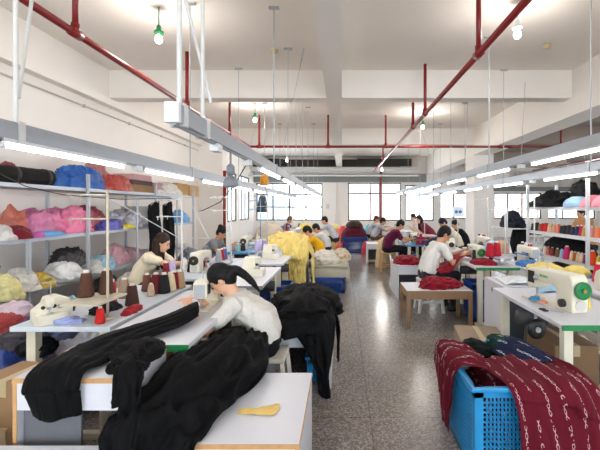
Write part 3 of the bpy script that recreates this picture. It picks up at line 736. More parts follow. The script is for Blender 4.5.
# --- left, wall side
sewing_table('white table with the two tall brown cones, nearest in the wall-side row', -2.08, -1.45, 2.5, 3.85, top=TOPB)
overlock('cream overlocker on the near end of the table with the two brown cones', (-1.97, 2.56, .75), R(55), sc=.7)
sewing_table('white table in front of the long-haired woman in cream', -1.98, -1.45, 4.2, 5.4, top=TOPB)
lockstitch('sewing machine in front of the long-haired woman in cream', (-1.68, 4.95, .75), R(-90), wheel=BLACKP)
sewing_table('blue-topped table in front of the woman with the bun', -1.98, -1.45, 6.6, 7.85, top=BLUETOP)
lockstitch('sewing machine in front of the woman with the bun', (-1.75, 7.5, .75), R(-90), wheel=BLACKP)
sewing_table('table behind the blue-topped one in the wall-side row', -1.98, -1.45, 8.2, 9.4)
overlock('overlocker on the table behind the blue-topped one', (-1.75, 8.6, .75), R(90))
sewing_table('last table of the wall-side row, near the left pier', -1.98, -1.45, 9.8, 11.0)
overlock('overlocker on the last table of the wall-side row', (-1.75, 10.2, .75), R(90))
# --- right, aisle side
sewing_table('white sewing table with green ends at the near right', 1.40, 2.06, 2.54, 3.73, edge=GREENP)
lockstitch('large cream sewing machine with a green handwheel at the near right', (1.6, 3.27, .75), R(-81), sc=1.0)
bench('work_bench', 'white panel-sided extension table behind the large near right machine', 'table', 1.53, 2.1, 3.78, 4.3, .75, edge=TOPM)
sewing_table('green-edged sewing table of the man in the white shirt', 1.66, 2.2, 4.95, 6.2, edge=GREENP)
lockstitch('cream machine with a green wheel in front of the man in the white shirt', (1.86, 5.75, .75), R(-90))
sewing_table('sewing table behind the man in the white shirt', 1.62, 2.15, 6.7, 7.9)
overlock('overlocker on the table behind the man in the white shirt', (1.9, 7.3, .75), R(-90))
sewing_table('light blue topped table where the woman in burgundy works', 1.45, 2.0, 9.0, 10.3, z=.64, top=BLUETOP)
lockstitch('sewing machine on the light blue table of the woman in burgundy', (1.72, 9.8, .64), R(-90))
sewing_table('far right-hand sewing table in front of the two grey-shirted workers', 1.6, 2.1, 12.2, 13.6)
lockstitch('sewing machine in front of the two grey-shirted workers', (1.8, 13.2, .75), R(-90))
# --- right, shelf side
sewing_table('table with small overlocker between the near right machine and the thread shelf', 2.2, 2.75, 3.0, 4.2, op=1)
overlock('overlocker half hidden behind the large near right machine', (2.4, 3.4, .75), R(90))
sewing_table('table under the crumpled yellow cloth beside the thread shelf', 2.22, 2.75, 4.35, 5.6, op=1)
lockstitch('sewing machine beyond the crumpled yellow cloth', (2.5, 5.2, .75), R(90), wheel=BLACKP)
sewing_table('table carrying light blue cloth beyond the thread shelf end', 2.25, 2.75, 6.3, 7.5, op=1)
lockstitch('sewing machine on the table with light blue cloth', (2.5, 6.9, .75), R(90), wheel=BLACKP)
sewing_table('table before the two far women at the right', 2.15, 2.6, 10.9, 13.3, op=1, z=.72)

# stools and low benches
CREAMP = plastic('stool_cream', (214, 208, 196), .45); WHITES = plastic('stool_white', (226, 226, 222), .45); STWOOD = mat('stool_wood', (184, 146, 100), .6, 0, .1)
stool('cream stool under the woman in white lace', -.57, 2.99, .42, CREAMP, .16)
stool('white plastic stool under the man in the white shirt', 1.26, 5.8, .46, WHITES, .16)
stool('wooden stool under the woman in burgundy', 1.08, 9.4, .44, STWOOD, .17)
stool('stool under the woman in the yellow top', -.46, 8.6, .40, STWOOD)
stool('stool under the white-shirted woman behind the yellow top', -.36, 10.2, .40, WHITES)
stool('stool under the man below the left end window', -.2, 12.2, .46, STWOOD)
stool('stool under the long-haired woman in cream', -2.56, 5.0, .44, STWOOD)
stool('stool under the woman with the bun', -2.5, 7.2, .42, WHITES)
TAN = mat('bench_brown', (150, 116, 84), .5, 0, .08, 12)
bench('low_table', 'low white-topped table with brown legs behind the carton on the right of the aisle', 'table', .80, 1.61, 4.92, 5.5, .467, kind='legs', edge=TAN, ap=.085)
bench('work_bench', 'white panelled bench with red cloth beyond the man in the white shirt', 'bench', .9, 1.4, 6.45, 7.3, .55, edge=TOPM)
bench('work_bench', 'low white bench under the black garments right of the woman in white lace', 'bench', -.62, -.09, 3.3, 4.58, .48, edge=TOPM)
bench('work_bench', 'small white bench beside the beige bundle, left of the woman in burgundy', 'bench', .66, .98, 10.3, 11.0, .55, edge=TOPM)
bench('work_table', 'low wide table in mid aisle piled with white garments', 'table', -.52, .08, 7.12, 8.5, .46, kind='legs', edge=TAN)
CLOTHG = cloth('table_cover', (186, 180, 164))
sheet('table_cover', [[(-.56, 7.07, .26), (-.25, 7.08, .24), (.13, 7.06, .20)], [(-.56, 7.09, .40), (-.25, 7.09, .39), (.12, 7.09, .38)], [(-.55, 7.13, .475), (-.25, 7.13, .475), (.1, 7.13, .475)], [(-.55, 7.8, .475), (-.25, 7.8, .475), (.1, 7.8, .475)], [(-.55, 8.5, .475), (-.25, 8.5, .475), (.1, 8.5, .475)]], CLOTHG, amp=.007, nv=30, nu=24)
tag(bpy.data.objects['table_cover'], 'grey-beige cloth covering the low wide table in mid aisle', 'cloth')
sheet('side_drop', [[(.10, 7.1, .475), (.10, 7.8, .475), (.10, 8.5, .475)], [(.125, 7.08, .35), (.13, 7.8, .35), (.12, 8.5, .35)], [(.14, 7.06, .14), (.15, 7.75, .2), (.14, 8.4, .25)]], CLOTHG, bpy.data.objects['table_cover'], amp=.01, nv=20, nu=24)

BLUE = plastic('crate_blue', (22, 72, 160), .4); SKY = plastic('crate_sky', (34, 140, 200), .38)
crate('dark blue crate under the grey-covered table in mid aisle', -.53, .05, 6.98, 7.6, .27, BLUE)
crate('dark blue crate beside the overlocker table, in front of the yellow cloth', -1.05, -.68, 5.1, 5.55, .48, BLUE)
crate('dark blue tall crate under the table of the man in the white shirt', 1.70, 1.93, 5.2, 5.6, .50, BLUE)
crate('dark blue crate beneath the light blue table of the woman in burgundy', 1.4, 1.75, 9.5, 9.95, .36, BLUE)
crate('dark blue crate holding burgundy garments at the far end of the aisle', .02, .82, 13.0, 13.7, .52, BLUE)
crate('bright blue crate on the floor under the low bench with black garments', -.3, -.13, 3.42, 3.75, .22, SKY)
carton('open-topped flat carton behind the black garments, before the yellow cloth', (-.62, 4.85, 0), (.34, .4, .42), 0, (190, 178, 164))
carton('brown carton on the aisle floor behind the bright blue basket', (1.27, 3.7, 0), (.40, .46, .33), R(-8), (156, 136, 116))
carton('brown carton under the near right sewing table', (1.82, 3.35, 0), (.34, .5, .42), 0, (134, 104, 76))
carton('small tan carton at the right edge under the near right sewing table', (1.75, 2.75, 0), (.36, .3, .2), 0, (176, 140, 104))
for i, (c, s, r, lab) in enumerate((((-1.78, 2.22, 0), (.34, .3, .34), 5, 'brown carton on the floor at the left edge, below another'), ((-1.76, 2.22, .345), (.3, .26, .24), -8, 'brown carton on top of another at the left edge'),
    ((-1.3, 2.75, 0), (.42, .34, .26), 0, 'brown carton seen under the wood-edged bench at left, lower one'), ((-1.28, 2.77, .266), (.38, .3, .2), 4, 'brown carton seen under the wood-edged bench at left, upper one'),
    ((-2.35, 2.6, 0), (.4, .4, .3), 20, 'brown carton among the bags on the left floor'), ((-2.0, 2.1, 0), (.2, .3, .5), 0, 'tall narrow carton at the left picture edge'))):
    carton(lab, c, s, R(r), (150+i*5, 118+i*4, 84+i*4))

# ================================================================== racks
rack('grey steel shelving along the left wall', -4.06, -3.5, (3.4, 5.5, 7.5, 9.4), [(1.76, 3.0, 9.45), (1.15, 3.0, 9.45), (.56, 3.0, 9.45)], 1.95, ((-3.5, 4.45, 1.13),))
rack('white steel thread shelving at the right with cones and bundles', 3.05, 3.52, (3.35, 4.95, 6.55), [(1.5, 3.2, 6.6), (1.12, 3.2, 6.6), (.77, 3.2, 6.6), (.4, 3.2, 6.6)], 1.86, m=mat('rack_white', (214, 216, 218), .45, .1, .03))
for a, b, n in (((-4.05, 5.6, 1.74), (-4.05, 6.6, 1.2), 0),): pass
def lbag(name, label, cat, p0, p1, ptop, zs, m, X=-3.76, rx=.2, group=None, **k):
    Y0, Y1 = yx(p0, X), yx(p1, X); Ym = (Y0+Y1)/2; h = max(.06, zat(ptop, Ym)-zs)
    k['amp'] = k.get('amp', .2)*1.35; k.setdefault('freq', 8)
    return heap(name, (X, Ym, zs), (rx, (Y1-Y0)/2*.9, h), m, label, cat, group, **k)
def roll(label, a, b, r, m, caps):
    t = thing('bag_roll', label, 'bag', ((a[0]+b[0])/2, (a[1]+b[1])/2, a[2]-r))
    bm = bmesh.new(); A, B = V(*a), V(*b); d, u, w = frame_of(B-A); L = (B-A).length; rs = []
    for i in range(41):
        q = i/40; e = min(1, .55+min(q, 1-q)*9); rr = r*e*(1+.05*noise.noise(V(q*14, 1, 2)))
        rs.append((A+d*L*q, u*rr, w*rr))
    rings(bm, rs, 24); obj('roll_body', bm, m, t, True)
    for q in (.12, .5, .88):
        bm = bmesh.new(); cyl(bm, A+d*L*(q-.02), A+d*L*(q+.02), r*1.06, seg=24); obj('strap', bm, caps, t, True)
DK = cloth('black_roll', (40, 38, 38)); BK = cloth('black', (22, 22, 24)); MAR = cloth('maroon', (112, 26, 38))
roll('dark grey strapped roll lying on the top shelf at the left', (-3.7, 3.85, 1.86), (-3.66, 5.05, 1.86), .1, DK, BLACKP)
lbag('plastic_bag', 'dark red bag at the left end of the top shelf', 'bag', 0, 13, 164, 1.76, film('darkred', (122, 38, 46)), X=-3.8, rx=.16)
lbag('plastic_bag', 'bright blue plastic bag on the top left shelf, beside the dark roll', 'bag', 57, 98, 168, 1.76, film('blue', (14, 92, 178)), rx=.22)
lbag('plastic_bag', 'dusty pink bag behind the blue and red bags on the top shelf', 'bag', 84, 108, 164, 1.76, film('dustypink', (176, 112, 110)), X=-3.9, rx=.14, seed=3)
lbag('cloth_bag', 'orange-red bag drooping on the top left shelf', 'bag', 99, 128, 176, 1.76, film('redorange', (176, 52, 36)), X=-3.66, rx=.16, seed=5)
for i, (p0, p1, z, h, rgb, lab) in enumerate(((120, 146, 1.76, .13, (150, 120, 128), 'grey-pink box on the top left shelf, bottom of a stack'), (121, 144, 1.89, .08, (92, 74, 80), 'dark box in the middle of the stack on the top left shelf'), (122, 143, 1.97, .1, (206, 164, 166), 'pale pink box on top of the stack on the top left shelf'),
    (146, 156, 1.76, .2, (196, 150, 160), 'pink box beside the box stack on the top left shelf'), (168, 181, 1.76, .26, (188, 150, 96), 'tan carton near the far end of the top left shelf'), (182, 192, 1.76, .25, (202, 166, 118), 'paler carton at the far end of the top left shelf'))):
    X = -3.75; Y0, Y1 = yx(p0, X), yx(p1, X); carton(lab, (X, (Y0+Y1)/2, z), (.36, (Y1-Y0)*.9, h), 0, rgb)
lbag('plastic_bag', 'translucent white bag in front of the cartons on the top left shelf', 'bag', 154, 178, 184, 1.76, film('white', (214, 210, 206)), X=-3.64, rx=.14, seed=8)
PK = film('pink', (232, 132, 168), .2)
lbag('plastic_bag', 'large pink bag on the middle left shelf, leftmost of the pink ones', 'bag', 17, 50, 212, 1.15, film('paleplum', (206, 120, 160)), X=-3.82, rx=.2, seed=11)
lbag('plastic_bag', 'pink bag in the middle of the middle left shelf', 'bag', 40, 66, 209, 1.15, PK, X=-3.86, rx=.18, seed=12)
lbag('plush_bundle', 'fluffy bright pink bundle next to the rack post on the middle left shelf', 'bundle', 58, 84, 211, 1.15, cloth('hotpink', (236, 136, 170)), X=-3.74, rx=.2, seed=13, amp=.22)
lbag('cloth_stack', 'flat blue and pink folded pieces at the front of the middle left shelf', 'cloth', 27, 64, 233, 1.15, cloth('skyfold', (106, 164, 214)), X=-3.56, rx=.1, seed=14, amp=.1)
lbag('cloth_stack', 'violet-pink folded piece at the shelf edge below the pink bags', 'cloth', 30, 46, 236, 1.15, cloth('violet', (196, 96, 170)), X=-3.53, rx=.06, seed=15, amp=.1)
lbag('cloth_bundle', 'maroon cloth drooping over the edge of the middle left shelf', 'cloth', 5, 26, 227, 1.15, MAR, X=-3.6, rx=.13, seed=16)
lbag('plastic_bag', 'white bag at the left end of the middle left shelf', 'bag', -10, 8, 226, 1.15, film('white', (214, 210, 206)), X=-3.62, rx=.14, seed=17)
lbag('cloth_bundle', 'dull crimson bundle behind the rack post on the middle left shelf', 'bundle', 72, 104, 208, 1.15, film('crimson', (150, 60, 76)), X=-3.86, rx=.16, seed=18)
lbag('plastic_bag', 'blue-violet bag on the middle left shelf past the post', 'bag', 96, 118, 220, 1.15, film('blueviolet', (84, 82, 168)), X=-3.66, rx=.15, seed=19)
lbag('plastic_bag', 'grey-white bag on the middle left shelf behind the yellow one', 'bag', 106, 134, 210, 1.15, film('greywhite', (186, 184, 190)), X=-3.84, rx=.16, seed=20)
lbag('plastic_bag', 'small yellow bag on the middle left shelf', 'bag', 116, 135, 224, 1.15, film('yellow', (228, 202, 40)), X=-3.6, rx=.1, seed=21)
carton('pale grey carton at the far part of the middle left shelf', (-3.78, 7.35, 1.15), (.34, .42, .36), 0, (178, 174, 172))
for i, (p0, p1, pt, X, rgb, lab) in enumerate(((106, 124, 246, -3.8, (222, 170, 180), 'rosy bag on the bottom left shelf, nearest of two'), (122, 140, 248, -3.8, (226, 180, 190), 'rosy bag on the bottom left shelf, farther of two'), (138, 152, 250, -3.75, (206, 206, 214), 'whitish bag past the rosy ones on the bottom left shelf'),
    (94, 110, 256, -3.62, (150, 186, 206), 'pale blue bag in front of the rosy ones on the bottom left shelf'), (50, 86, 248, -3.86, (48, 46, 48), 'black bag in the dark part of the bottom left shelf'), (48, 74, 263, -3.6, (226, 226, 230), 'white bag with blue marks on the bottom left shelf'),
    (8, 30, 268, -3.62, (220, 214, 208), 'pale crumpled bag at the left of the bottom shelf'), (-8, 14, 276, -3.45, (226, 214, 150), 'pale yellow cloth at the left end of the bottom shelf'), (28, 46, 274, -3.55, (190, 160, 60), 'yellow and green tangle on the bottom left shelf'))):
    lbag('plastic_bag', lab, 'bag', p0, p1, pt, .56, film('shelf%d' % i, rgb), X=X, rx=.17, seed=30+i)
for i, (p0, p1, rgb) in enumerate(((36, 42, (40, 150, 170)), (42, 47, (206, 60, 54)), (66, 72, (30, 92, 160)))):
    Y = yx((p0+p1)/2, -3.5); cone(('teal', 'red', 'blue')[i]+' thread cone among the bags on the bottom left shelf', (-3.54, Y, .56), rgb, .13)
# black dresses on a rail before the rack
t = thing('garment_rail', 'steel rail carrying the two black dresses beside the left shelving', 'rail', (-3.3, 7.2, 0))
for y in (6.45, 8.0):
    bm = bmesh.new(); cyl(bm, (-3.3, y, .02), (-3.3, y, 1.66), .014); obj('upright', bm, STEEL, t)
    bm = bmesh.new(); bx(bm, -3.42, -3.18, y-.02, y+.02, 0, .03); obj('foot', bm, STEEL, t)
bm = bmesh.new(); cyl(bm, (-3.3, 6.4, 1.66), (-3.3, 8.05, 1.66), .014); obj('cross_rail', bm, STEEL, t)
for i, (y, lab) in enumerate(((6.98, 'black dress hanging by the left shelving, nearer of two'), (7.52, 'black dress hanging by the left shelving, farther of two'))):
    o = sheet('hanging_dress', [[(-3.3, y-.2, .55+i*.05), (-3.2, y, .52), (-3.3, y+.22, .58)], [(-3.28, y-.2, .9), (-3.18, y, .9), (-3.28, y+.21, .9)], [(-3.3, y-.17, 1.3), (-3.2, y, 1.3), (-3.3, y+.17, 1.3)], [(-3.31, y-.17, 1.53), (-3.23, y, 1.6), (-3.31, y+.17, 1.53)]], BK, amp=.04, fu=16, fv=2, nu=36, nv=30, seed=i)
    tag(o, lab, 'dress', 'black dresses on the rail')
    bm = bmesh.new(); tube(bm, [(-3.25, y-.18, 1.53), (-3.26, y, 1.6), (-3.25, y+.18, 1.53)], .006, 6); tube(bm, [(-3.26, y, 1.6), (-3.27, y, 1.65), (-3.3, y, 1.68)], .004, 6); obj('hanger', bm, STEEL, o)
# bags on the left floor
for i, (c, r, rgb, lab) in enumerate((((-2.75, 3.15, 0), (.36, .4, .62), (206, 176, 172), 'pinkish white sack on the left floor, below the shelves'), ((-2.5, 2.95, 0), (.34, .3, .5), (52, 74, 146), 'blue patterned sack on the left floor beside the brown-cone table'), ((-2.3, 3.75, 0), (.22, .4, .6), (196, 198, 204), 'pale plastic sack behind the near left overlocker'),
    ((-2.15, 2.72, .0), (.16, .14, .44), (34, 34, 38), 'small black sack on the left floor'), ((-3.05, 2.6, 0), (.3, .34, .45), (176, 160, 170), 'mauve sack at the left edge of the floor'), ((-3.0, 4.3, 0), (.3, .4, .5), (150, 176, 196), 'pale blue sack beneath the left shelving'), ((-2.95, 5.4, 0), (.28, .4, .45), (168, 150, 150), 'grey-pink sack on the floor under the left shelving'))):
    heap('sack', c, r, film('sack%d' % i, rgb, .28), lab, 'sack', seed=50+i, amp=.16, freq=6)
sheet('hanging_strip', [[(-2.92, 3.3, 1.02), (-2.86, 3.28, 1.02), (-2.78, 3.26, 1.02)], [(-2.94, 3.2, .8), (-2.88, 3.2, .82), (-2.8, 3.2, .8)], [(-2.92, 3.2, .5), (-2.86, 3.18, .5), (-2.82, 3.18, .5)]], BK, amp=.02, nu=10, nv=16)
tag(bpy.data.objects['hanging_strip'], 'black cloth strip lying on the pinkish white sack at left', 'cloth')

# more clutter under and on the left shelves
for i, (px, py, Y, r, rgb, lab) in enumerate(((14, 318, 3.1, (.09, .1, .08), (196, 176, 186), 'small pale lilac bundle on top of the left floor sacks'), (34, 332, 2.95, (.1, .1, .07), (36, 52, 110), 'dark blue bundle on the left floor sacks'), (52, 321, 3.3, (.1, .1, .08), (226, 226, 230), 'white bundle between the left sacks'),
    (22, 344, 2.8, (.12, .12, .07), (64, 60, 66), 'charcoal bundle in front of the blue patterned sack'), (40, 352, 2.7, (.1, .1, .06), (28, 28, 32), 'black bundle in front of the left sacks'), (6, 330, 3.0, (.1, .1, .08), (150, 60, 60), 'rust red bundle at the left edge above the sacks'), (62, 336, 3.1, (.09, .1, .08), (120, 130, 170), 'slate blue bundle behind the near left table leg'))):
    p = at(px, py, Y); heap('cloth_bundle', p, r, cloth('clut%d' % i, rgb), lab, 'bundle', seed=70+i, amp=.3, freq=14, full=.5)
for i, (Y, X, r, h, rgb, lab) in enumerate(((6.3, -3.72, .2, .4, (60, 58, 62), 'dark grey sack under the left shelves behind the black dresses'), (5.9, -3.1, .24, .5, (196, 186, 176), 'cream sack on the floor before the left shelves'), (8.3, -3.2, .26, .6, (120, 124, 140), 'grey sack on the floor past the black dresses'))):
    heap('sack', (X, Y, 0), (r, r*1.3, h), film('under%d' % i, rgb, .25), lab, 'sack', seed=80+i, amp=.2, freq=7)
for i, (p0, p1, pt, X, rgb, lab) in enumerate(((6, 22, 210, -3.9, (200, 110, 90), 'terracotta bag at the back of the middle left shelf'), (128, 142, 214, -3.6, (190, 190, 200), 'small grey bag in front of the pale carton on the middle shelf'), (140, 150, 218, -3.6, (120, 150, 190), 'small dusty blue bag near the black dresses on the middle shelf'), (172, 186, 212, -3.7, (90, 150, 200), 'blue bag on the middle shelf past the black dresses'), (176, 190, 244, -3.7, (206, 200, 196), 'whitish bag on the bottom shelf past the black dresses'), (84, 98, 262, -3.6, (206, 206, 200), 'cream bag below the rack post on the bottom left shelf'))):
    lbag('plastic_bag', lab, 'bag', p0, p1, pt, .56 if pt > 235 else 1.15, film('more%d' % i, rgb), X=X, rx=.15, seed=90+i, amp=.25)
heap('cloth_bundle', (-1.78, 2.60, .75), (.09, .06, .03), cloth('bluewhite', (150, 160, 206)), 'small blue and white cloth on the near edge of the brown-cone table', 'cloth', seed=95, amp=.4, freq=20)
heap('cloth_bundle', (-1.72, 2.9, .75), (.07, .12, .05), cloth('darktool', (40, 38, 42)), 'dark cloth under the tall brown cones', 'cloth', seed=96, amp=.4, freq=16)
heap('cloth_bundle', (-1.5, 2.85, .75), (.04, .1, .04), cloth('redtool', (150, 24, 36)), 'dark red cloth beside the thread stand foot on the near left table', 'cloth', seed=97, amp=.35, freq=18)
carton('small cream box standing under the near end of the brown-cone table', (-1.8, 2.75, .3), (.16, .14, .4), 0, (222, 210, 180)) if False else None
# ================================================================== thread stands and cones
CREAMM = mat('stand_cream', (200, 190, 168), .45, .1)
BLUEARM = plastic('arm_blue', (76, 140, 196), .4)
s1 = thread_stand('tall cream thread stand on the table with the two brown cones', -1.57, 2.68, .75, .86, CREAMM, True, 2, 1, trayz=.14, tl=.34, traym=CREAMM)
for x, y, lab in ((-1.74, 2.72, 'tall dark brown thread cone on the near left stand, left of the pair'), (-1.66, 2.82, 'tall dark brown thread cone on the near left stand, right of the pair')): cone(lab, (x, y, .89), (84, 52, 40), .18, .05, tip=(224, 220, 214))
cone('small red thread cone lying upright on the near edge of the left table', (-1.56, 2.58, .75), (196, 30, 30), .11, .032)
cone('red thread cone behind the two tall brown cones', (-1.75, 3.05, .75), (206, 36, 34), .2, .034)
cone('dark brown cone in front of the cone cluster on the left table', (-1.60, 3.05, .75), (66, 40, 32), .17)
cone('grey-tan cone beside the red one behind the tall brown cones', (-1.8, 3.3, .75), (150, 128, 108), .17)
for px, b, h, rgb, lab in ((147, 291, .16, (104, 62, 48), 'chestnut brown cone at the left of the cone cluster on the left table'), (151, 296, .11, (188, 164, 138), 'small beige cone in front of the cone cluster on the left table'), (156, 293, .18, (98, 18, 26), 'dark red cone left of the black one in the left table cluster'), (164, 293, .18, (24, 22, 24), 'black cone in the middle of the left table cluster'),
    (170.5, 291, .17, (216, 196, 160), 'cream cone right of the black one in the left table cluster'), (174, 289, .17, (128, 22, 34), 'wine red cone next to the khaki one in the left table cluster'), (180, 288, .17, (170, 138, 106), 'khaki cone at the right end of the left table cluster')):
    p = onz(px, b, .75); cone(lab, p, rgb, h)
for px, Y, rgb, lab in ((172, 4.6, (196, 178, 216), 'lilac cone at the near end of the long-haired woman’s table'), (184, 4.75, (236, 234, 230), 'white cone on the long-haired woman’s table'), (191, 4.62, (22, 22, 26), 'black cone on the long-haired woman’s table'), (197, 4.85, (190, 40, 110), 'magenta cone on the long-haired woman’s table'), (202, 4.95, (150, 20, 50), 'crimson cone on the long-haired woman’s table'), (166, 4.4, (120, 30, 40), 'maroon cone at the near corner of the long-haired woman’s table')):
    cone(lab.replace('’', "'"), ((px-CX)*Y/F, Y, .75), rgb, .15)
thread_stand('white thread stand on the table of the long-haired woman', -1.5, 5.2, .75, .9, POLE, False, 2, 1)
thread_stand('white thread stand on the near wall-side table, behind the cone cluster', -1.5, 3.75, .75, .85, POLE, False, 2, 1)
thread_stand('thread stand with a tray of lilac cones on the left table', -1.12, 6.0, .75, .95, STEEL, True, 2, 1, trayz=.1, tl=.3)
for x, y, rgb, lab in ((-1.26, 5.93, (188, 176, 214), 'lilac cone on the stand tray, nearest of three'), (-1.17, 6.03, (160, 146, 200), 'violet cone on the stand tray, middle of three'), (-1.25, 6.1, (206, 200, 222), 'pale lilac cone on the stand tray, farthest of three')): cone(lab, (x, y, .85), rgb, .16)
for px, Y, rgb, lab in ((228, 6.75, (226, 224, 220), 'white cone on the blue-topped table'), (233, 6.8, (170, 130, 120), 'rosy brown cone on the blue-topped table'), (238, 6.7, (150, 190, 192), 'pale teal cone on the blue-topped table'), (243, 6.85, (40, 40, 44), 'black cone on the blue-topped table')): cone(lab, ((px-CX)*Y/F, Y, .75), rgb, .15)
for n_, (x, y, zt, lab) in enumerate(((-1.55, 7.6, .75, 'thread stand with blue guide arms on the blue-topped table'), (-1.55, 9.1, .75, 'thread stand on the table behind the blue-topped one'), (-1.5, 10.6, .75, 'thread stand on the last wall-side table'), (-1.3, 9.0, .75, 'thread stand on the table of the woman in the yellow top'), (-1.3, 10.5, .75, 'thread stand of the white-shirted woman behind the yellow top'), (-1.2, 12.3, .75, 'thread stand on the farthest left table'), (-1.32, 4.75, .75, 'dark-poled thread stand behind the woman in white lace'))):
    thread_stand(lab, x, y, zt, .9, BLUEARM if n_ == 0 else (STEEL if n_ % 2 else POLE), True, 2, 1, trayz=.12)
    if n_: 
        for j in range(3): cone(('grey', 'red', 'blue')[(n_+j) % 3]+' cone, '+ORD[j]+' on the '+lab.replace('thread stand', 'stand').replace('the table of the ', 'table of ').replace(' on the blue-topped', ', blue-topped'), (x-.11, y-.11+.11*j, zt+.12), ((150, 150, 156), (170, 34, 40), (80, 110, 160))[(n_+j) % 3], .14)
# right-hand row
for x, y, lab in ((1.93, 5.22, 'big red thread cone by the man in the white shirt, left of the pair'), (2.05, 5.3, 'big red thread cone by the man in the white shirt, right of the pair')): cone(lab, (x, y, .85), (176, 22, 44), .2, .06, tip=(200, 40, 60))
thread_stand('white thread stand with the two big red cones on the tray', 2.16, 5.3, .75, .9, POLE, True, 2, 1, trayz=.1, tl=.42)
for x, y, lab in ((1.76, 5.33, 'small black cone behind the green-wheeled machine of the man, left one'), (2.12, 5.7, 'small black cone behind the green-wheeled machine of the man, right one')): cone(lab, (x, y, .75), (28, 26, 28), .2, .03)
for n_, (x, y, zt, lab) in enumerate(((2.1, 7.7, .75, 'thread stand behind the man in the white shirt'), (1.9, 9.2, .64, 'thread stand on the light blue table of the burgundy woman'), (2.0, 13.4, .75, 'thread stand on the far table of the two grey-shirted workers'), (2.62, 5.45, .75, 'thread stand beyond the crumpled yellow cloth'), (2.66, 7.3, .75, 'thread stand on the table with light blue cloth'))):
    thread_stand(lab, x, y, zt, .92, POLE, True, 2, 1, trayz=.12, traym=BLUEARM if n_ % 2 else None)
    for j in range(3): cone(('crimson', 'white', 'navy')[(n_*0+j) % 3]+' cone, '+ORD[j]+' on the '+lab.replace('thread stand', 'stand'), (x-.11, y-.11+.11*j, zt+.12), ((160, 20, 46), (222, 220, 216), (44, 52, 92))[j], .15)
for x, lab in ((1.74, 'left'), (1.86, 'middle'), (1.98, 'right')): cone('deep red cone on the burgundy woman\'s light blue table, '+lab+' of three', (x, 9.1+.1*(x-1.7), .64), (150, 18, 44), .2, .06)
cone('bright red big cone beside the thread shelf at the right edge', (2.56, 3.98, .75), (196, 24, 50), .2, .065, tip=(220, 60, 80))
cone('yellow cone behind the large near right machine', (1.82, 2.98, .75), (222, 196, 70), .13, .03)
# shelf cones
S2 = [(533, (30, 70, 50), 'dark green'), (535.6, (196, 40, 50), 'red'), (537.6, (30, 40, 34), 'blackish green'), (540.3, (150, 110, 70), 'tan'), (543, (190, 30, 44), 'scarlet'), (546, (196, 40, 40), 'bright red'), (549.5, (232, 180, 150), 'peach'), (554, (196, 160, 120), 'sand'), (558.3, (228, 110, 96), 'coral'), (562, (40, 40, 40), 'black'), (565.5, (34, 30, 34), 'black'), (569, (50, 46, 50), 'charcoal'),
      (573, (40, 44, 70), 'navy'), (577.5, (44, 52, 92), 'navy blue'), (581.5, (180, 34, 70), 'crimson'), (584.5, (190, 150, 90), 'mustard'), (592, (220, 150, 140), 'pale pink'), (597.5, (236, 130, 90), 'orange'), (603, (226, 120, 110), 'salmon')]
for i, (px, rgb, cn) in enumerate(S2):
    Y = yx(px, 3.15); cone('%s cone, %s from the far end on the upper cone shelf at right' % (cn, ORD[i]), (3.15, Y, 1.12), rgb, .125+.02*((i*7) % 3)/2, .037)
S3 = [(545, (226, 206, 180), 'cream'), (548.5, (196, 100, 110), 'rose'), (552.5, (140, 60, 54), 'brick'), (557.5, (120, 84, 60), 'brown'), (562, (150, 190, 220), 'pale blue'), (567, (190, 40, 100), 'magenta'), (572, (232, 200, 160), 'ivory'), (575.2, (170, 90, 50), 'rust'), (578.5, (214, 186, 160), 'beige'), (582, (226, 200, 170), 'cream'), (585.5, (120, 60, 100), 'plum'), (592.5, (236, 74, 24), 'orange-red'), (598.5, (222, 180, 50), 'golden'), (604, (40, 44, 80), 'navy')]
for i, (px, rgb, cn) in enumerate(S3):
    Y = yx(px, 3.15); big = cn in ('magenta', 'orange-red'); cone('%s cone, %s from the far end on the lower cone shelf at right' % (cn, ORD[i]), (3.15, Y, .77), rgb, .19 if big else .13, .055 if big else .037)
# second line of cones behind, seen between the first
for i in range(12):
    Y = 6.4-.16*i; cone('%s cone in the back line of the upper cone shelf, %s from the far end' % (('grey', 'wine', 'tan')[i % 3], ORD[i]), (3.3, Y, 1.12), ((110, 106, 104), (110, 24, 40), (186, 150, 110))[i % 3], .13, .037)
heap('garment_heap', (3.34, 5.9, .77), (.16, .62, .3), BK, 'black garments heaped behind the cones on the lower cone shelf', 'garments', seed=4, amp=.12)
heap('garment_heap', (3.34, 4.3, .77), (.16, .6, .3), BK, 'black garments behind the near cones on the lower cone shelf', 'garments', seed=5, amp=.12)
heap('garment_heap', (3.28, 5.6, .4), (.2, .8, .3), cloth('navyheap', (34, 38, 58)), 'dark navy garments on the lowest level of the thread shelf', 'garments', seed=6, amp=.15)
heap('garment_heap', (3.28, 6.15, 1.5), (.22, .52, .2), cloth('furblack', (26, 25, 26)), 'black shaggy bundle on top of the thread shelf', 'bundle', seed=7, amp=.4, freq=9)
heap('garment_heap', (3.34, 5.5, 1.62), (.14, .2, .14), cloth('furblack', (26, 25, 26)), 'smaller black bundle topping the light blue one on the thread shelf', 'bundle', seed=8, amp=.3, freq=9, full=.6)
heap('cloth_bundle', (3.2, 5.42, 1.5), (.16, .22, .14), cloth('lightblue', (146, 178, 206)), 'light blue folded cloth on top of the thread shelf', 'cloth', seed=9, amp=.12)
for i, (Y, lab) in enumerate(((5.1, 'far'), (4.85, 'middle'), (4.58, 'near'))): heap('cloth_bundle', (3.2, Y, 1.5), (.15, .13, .15), cloth('pinkroll', (232, 140, 152)), 'pink rolled bundle on top of the thread shelf, %s one of three' % lab, 'cloth', seed=10+i, amp=.1)
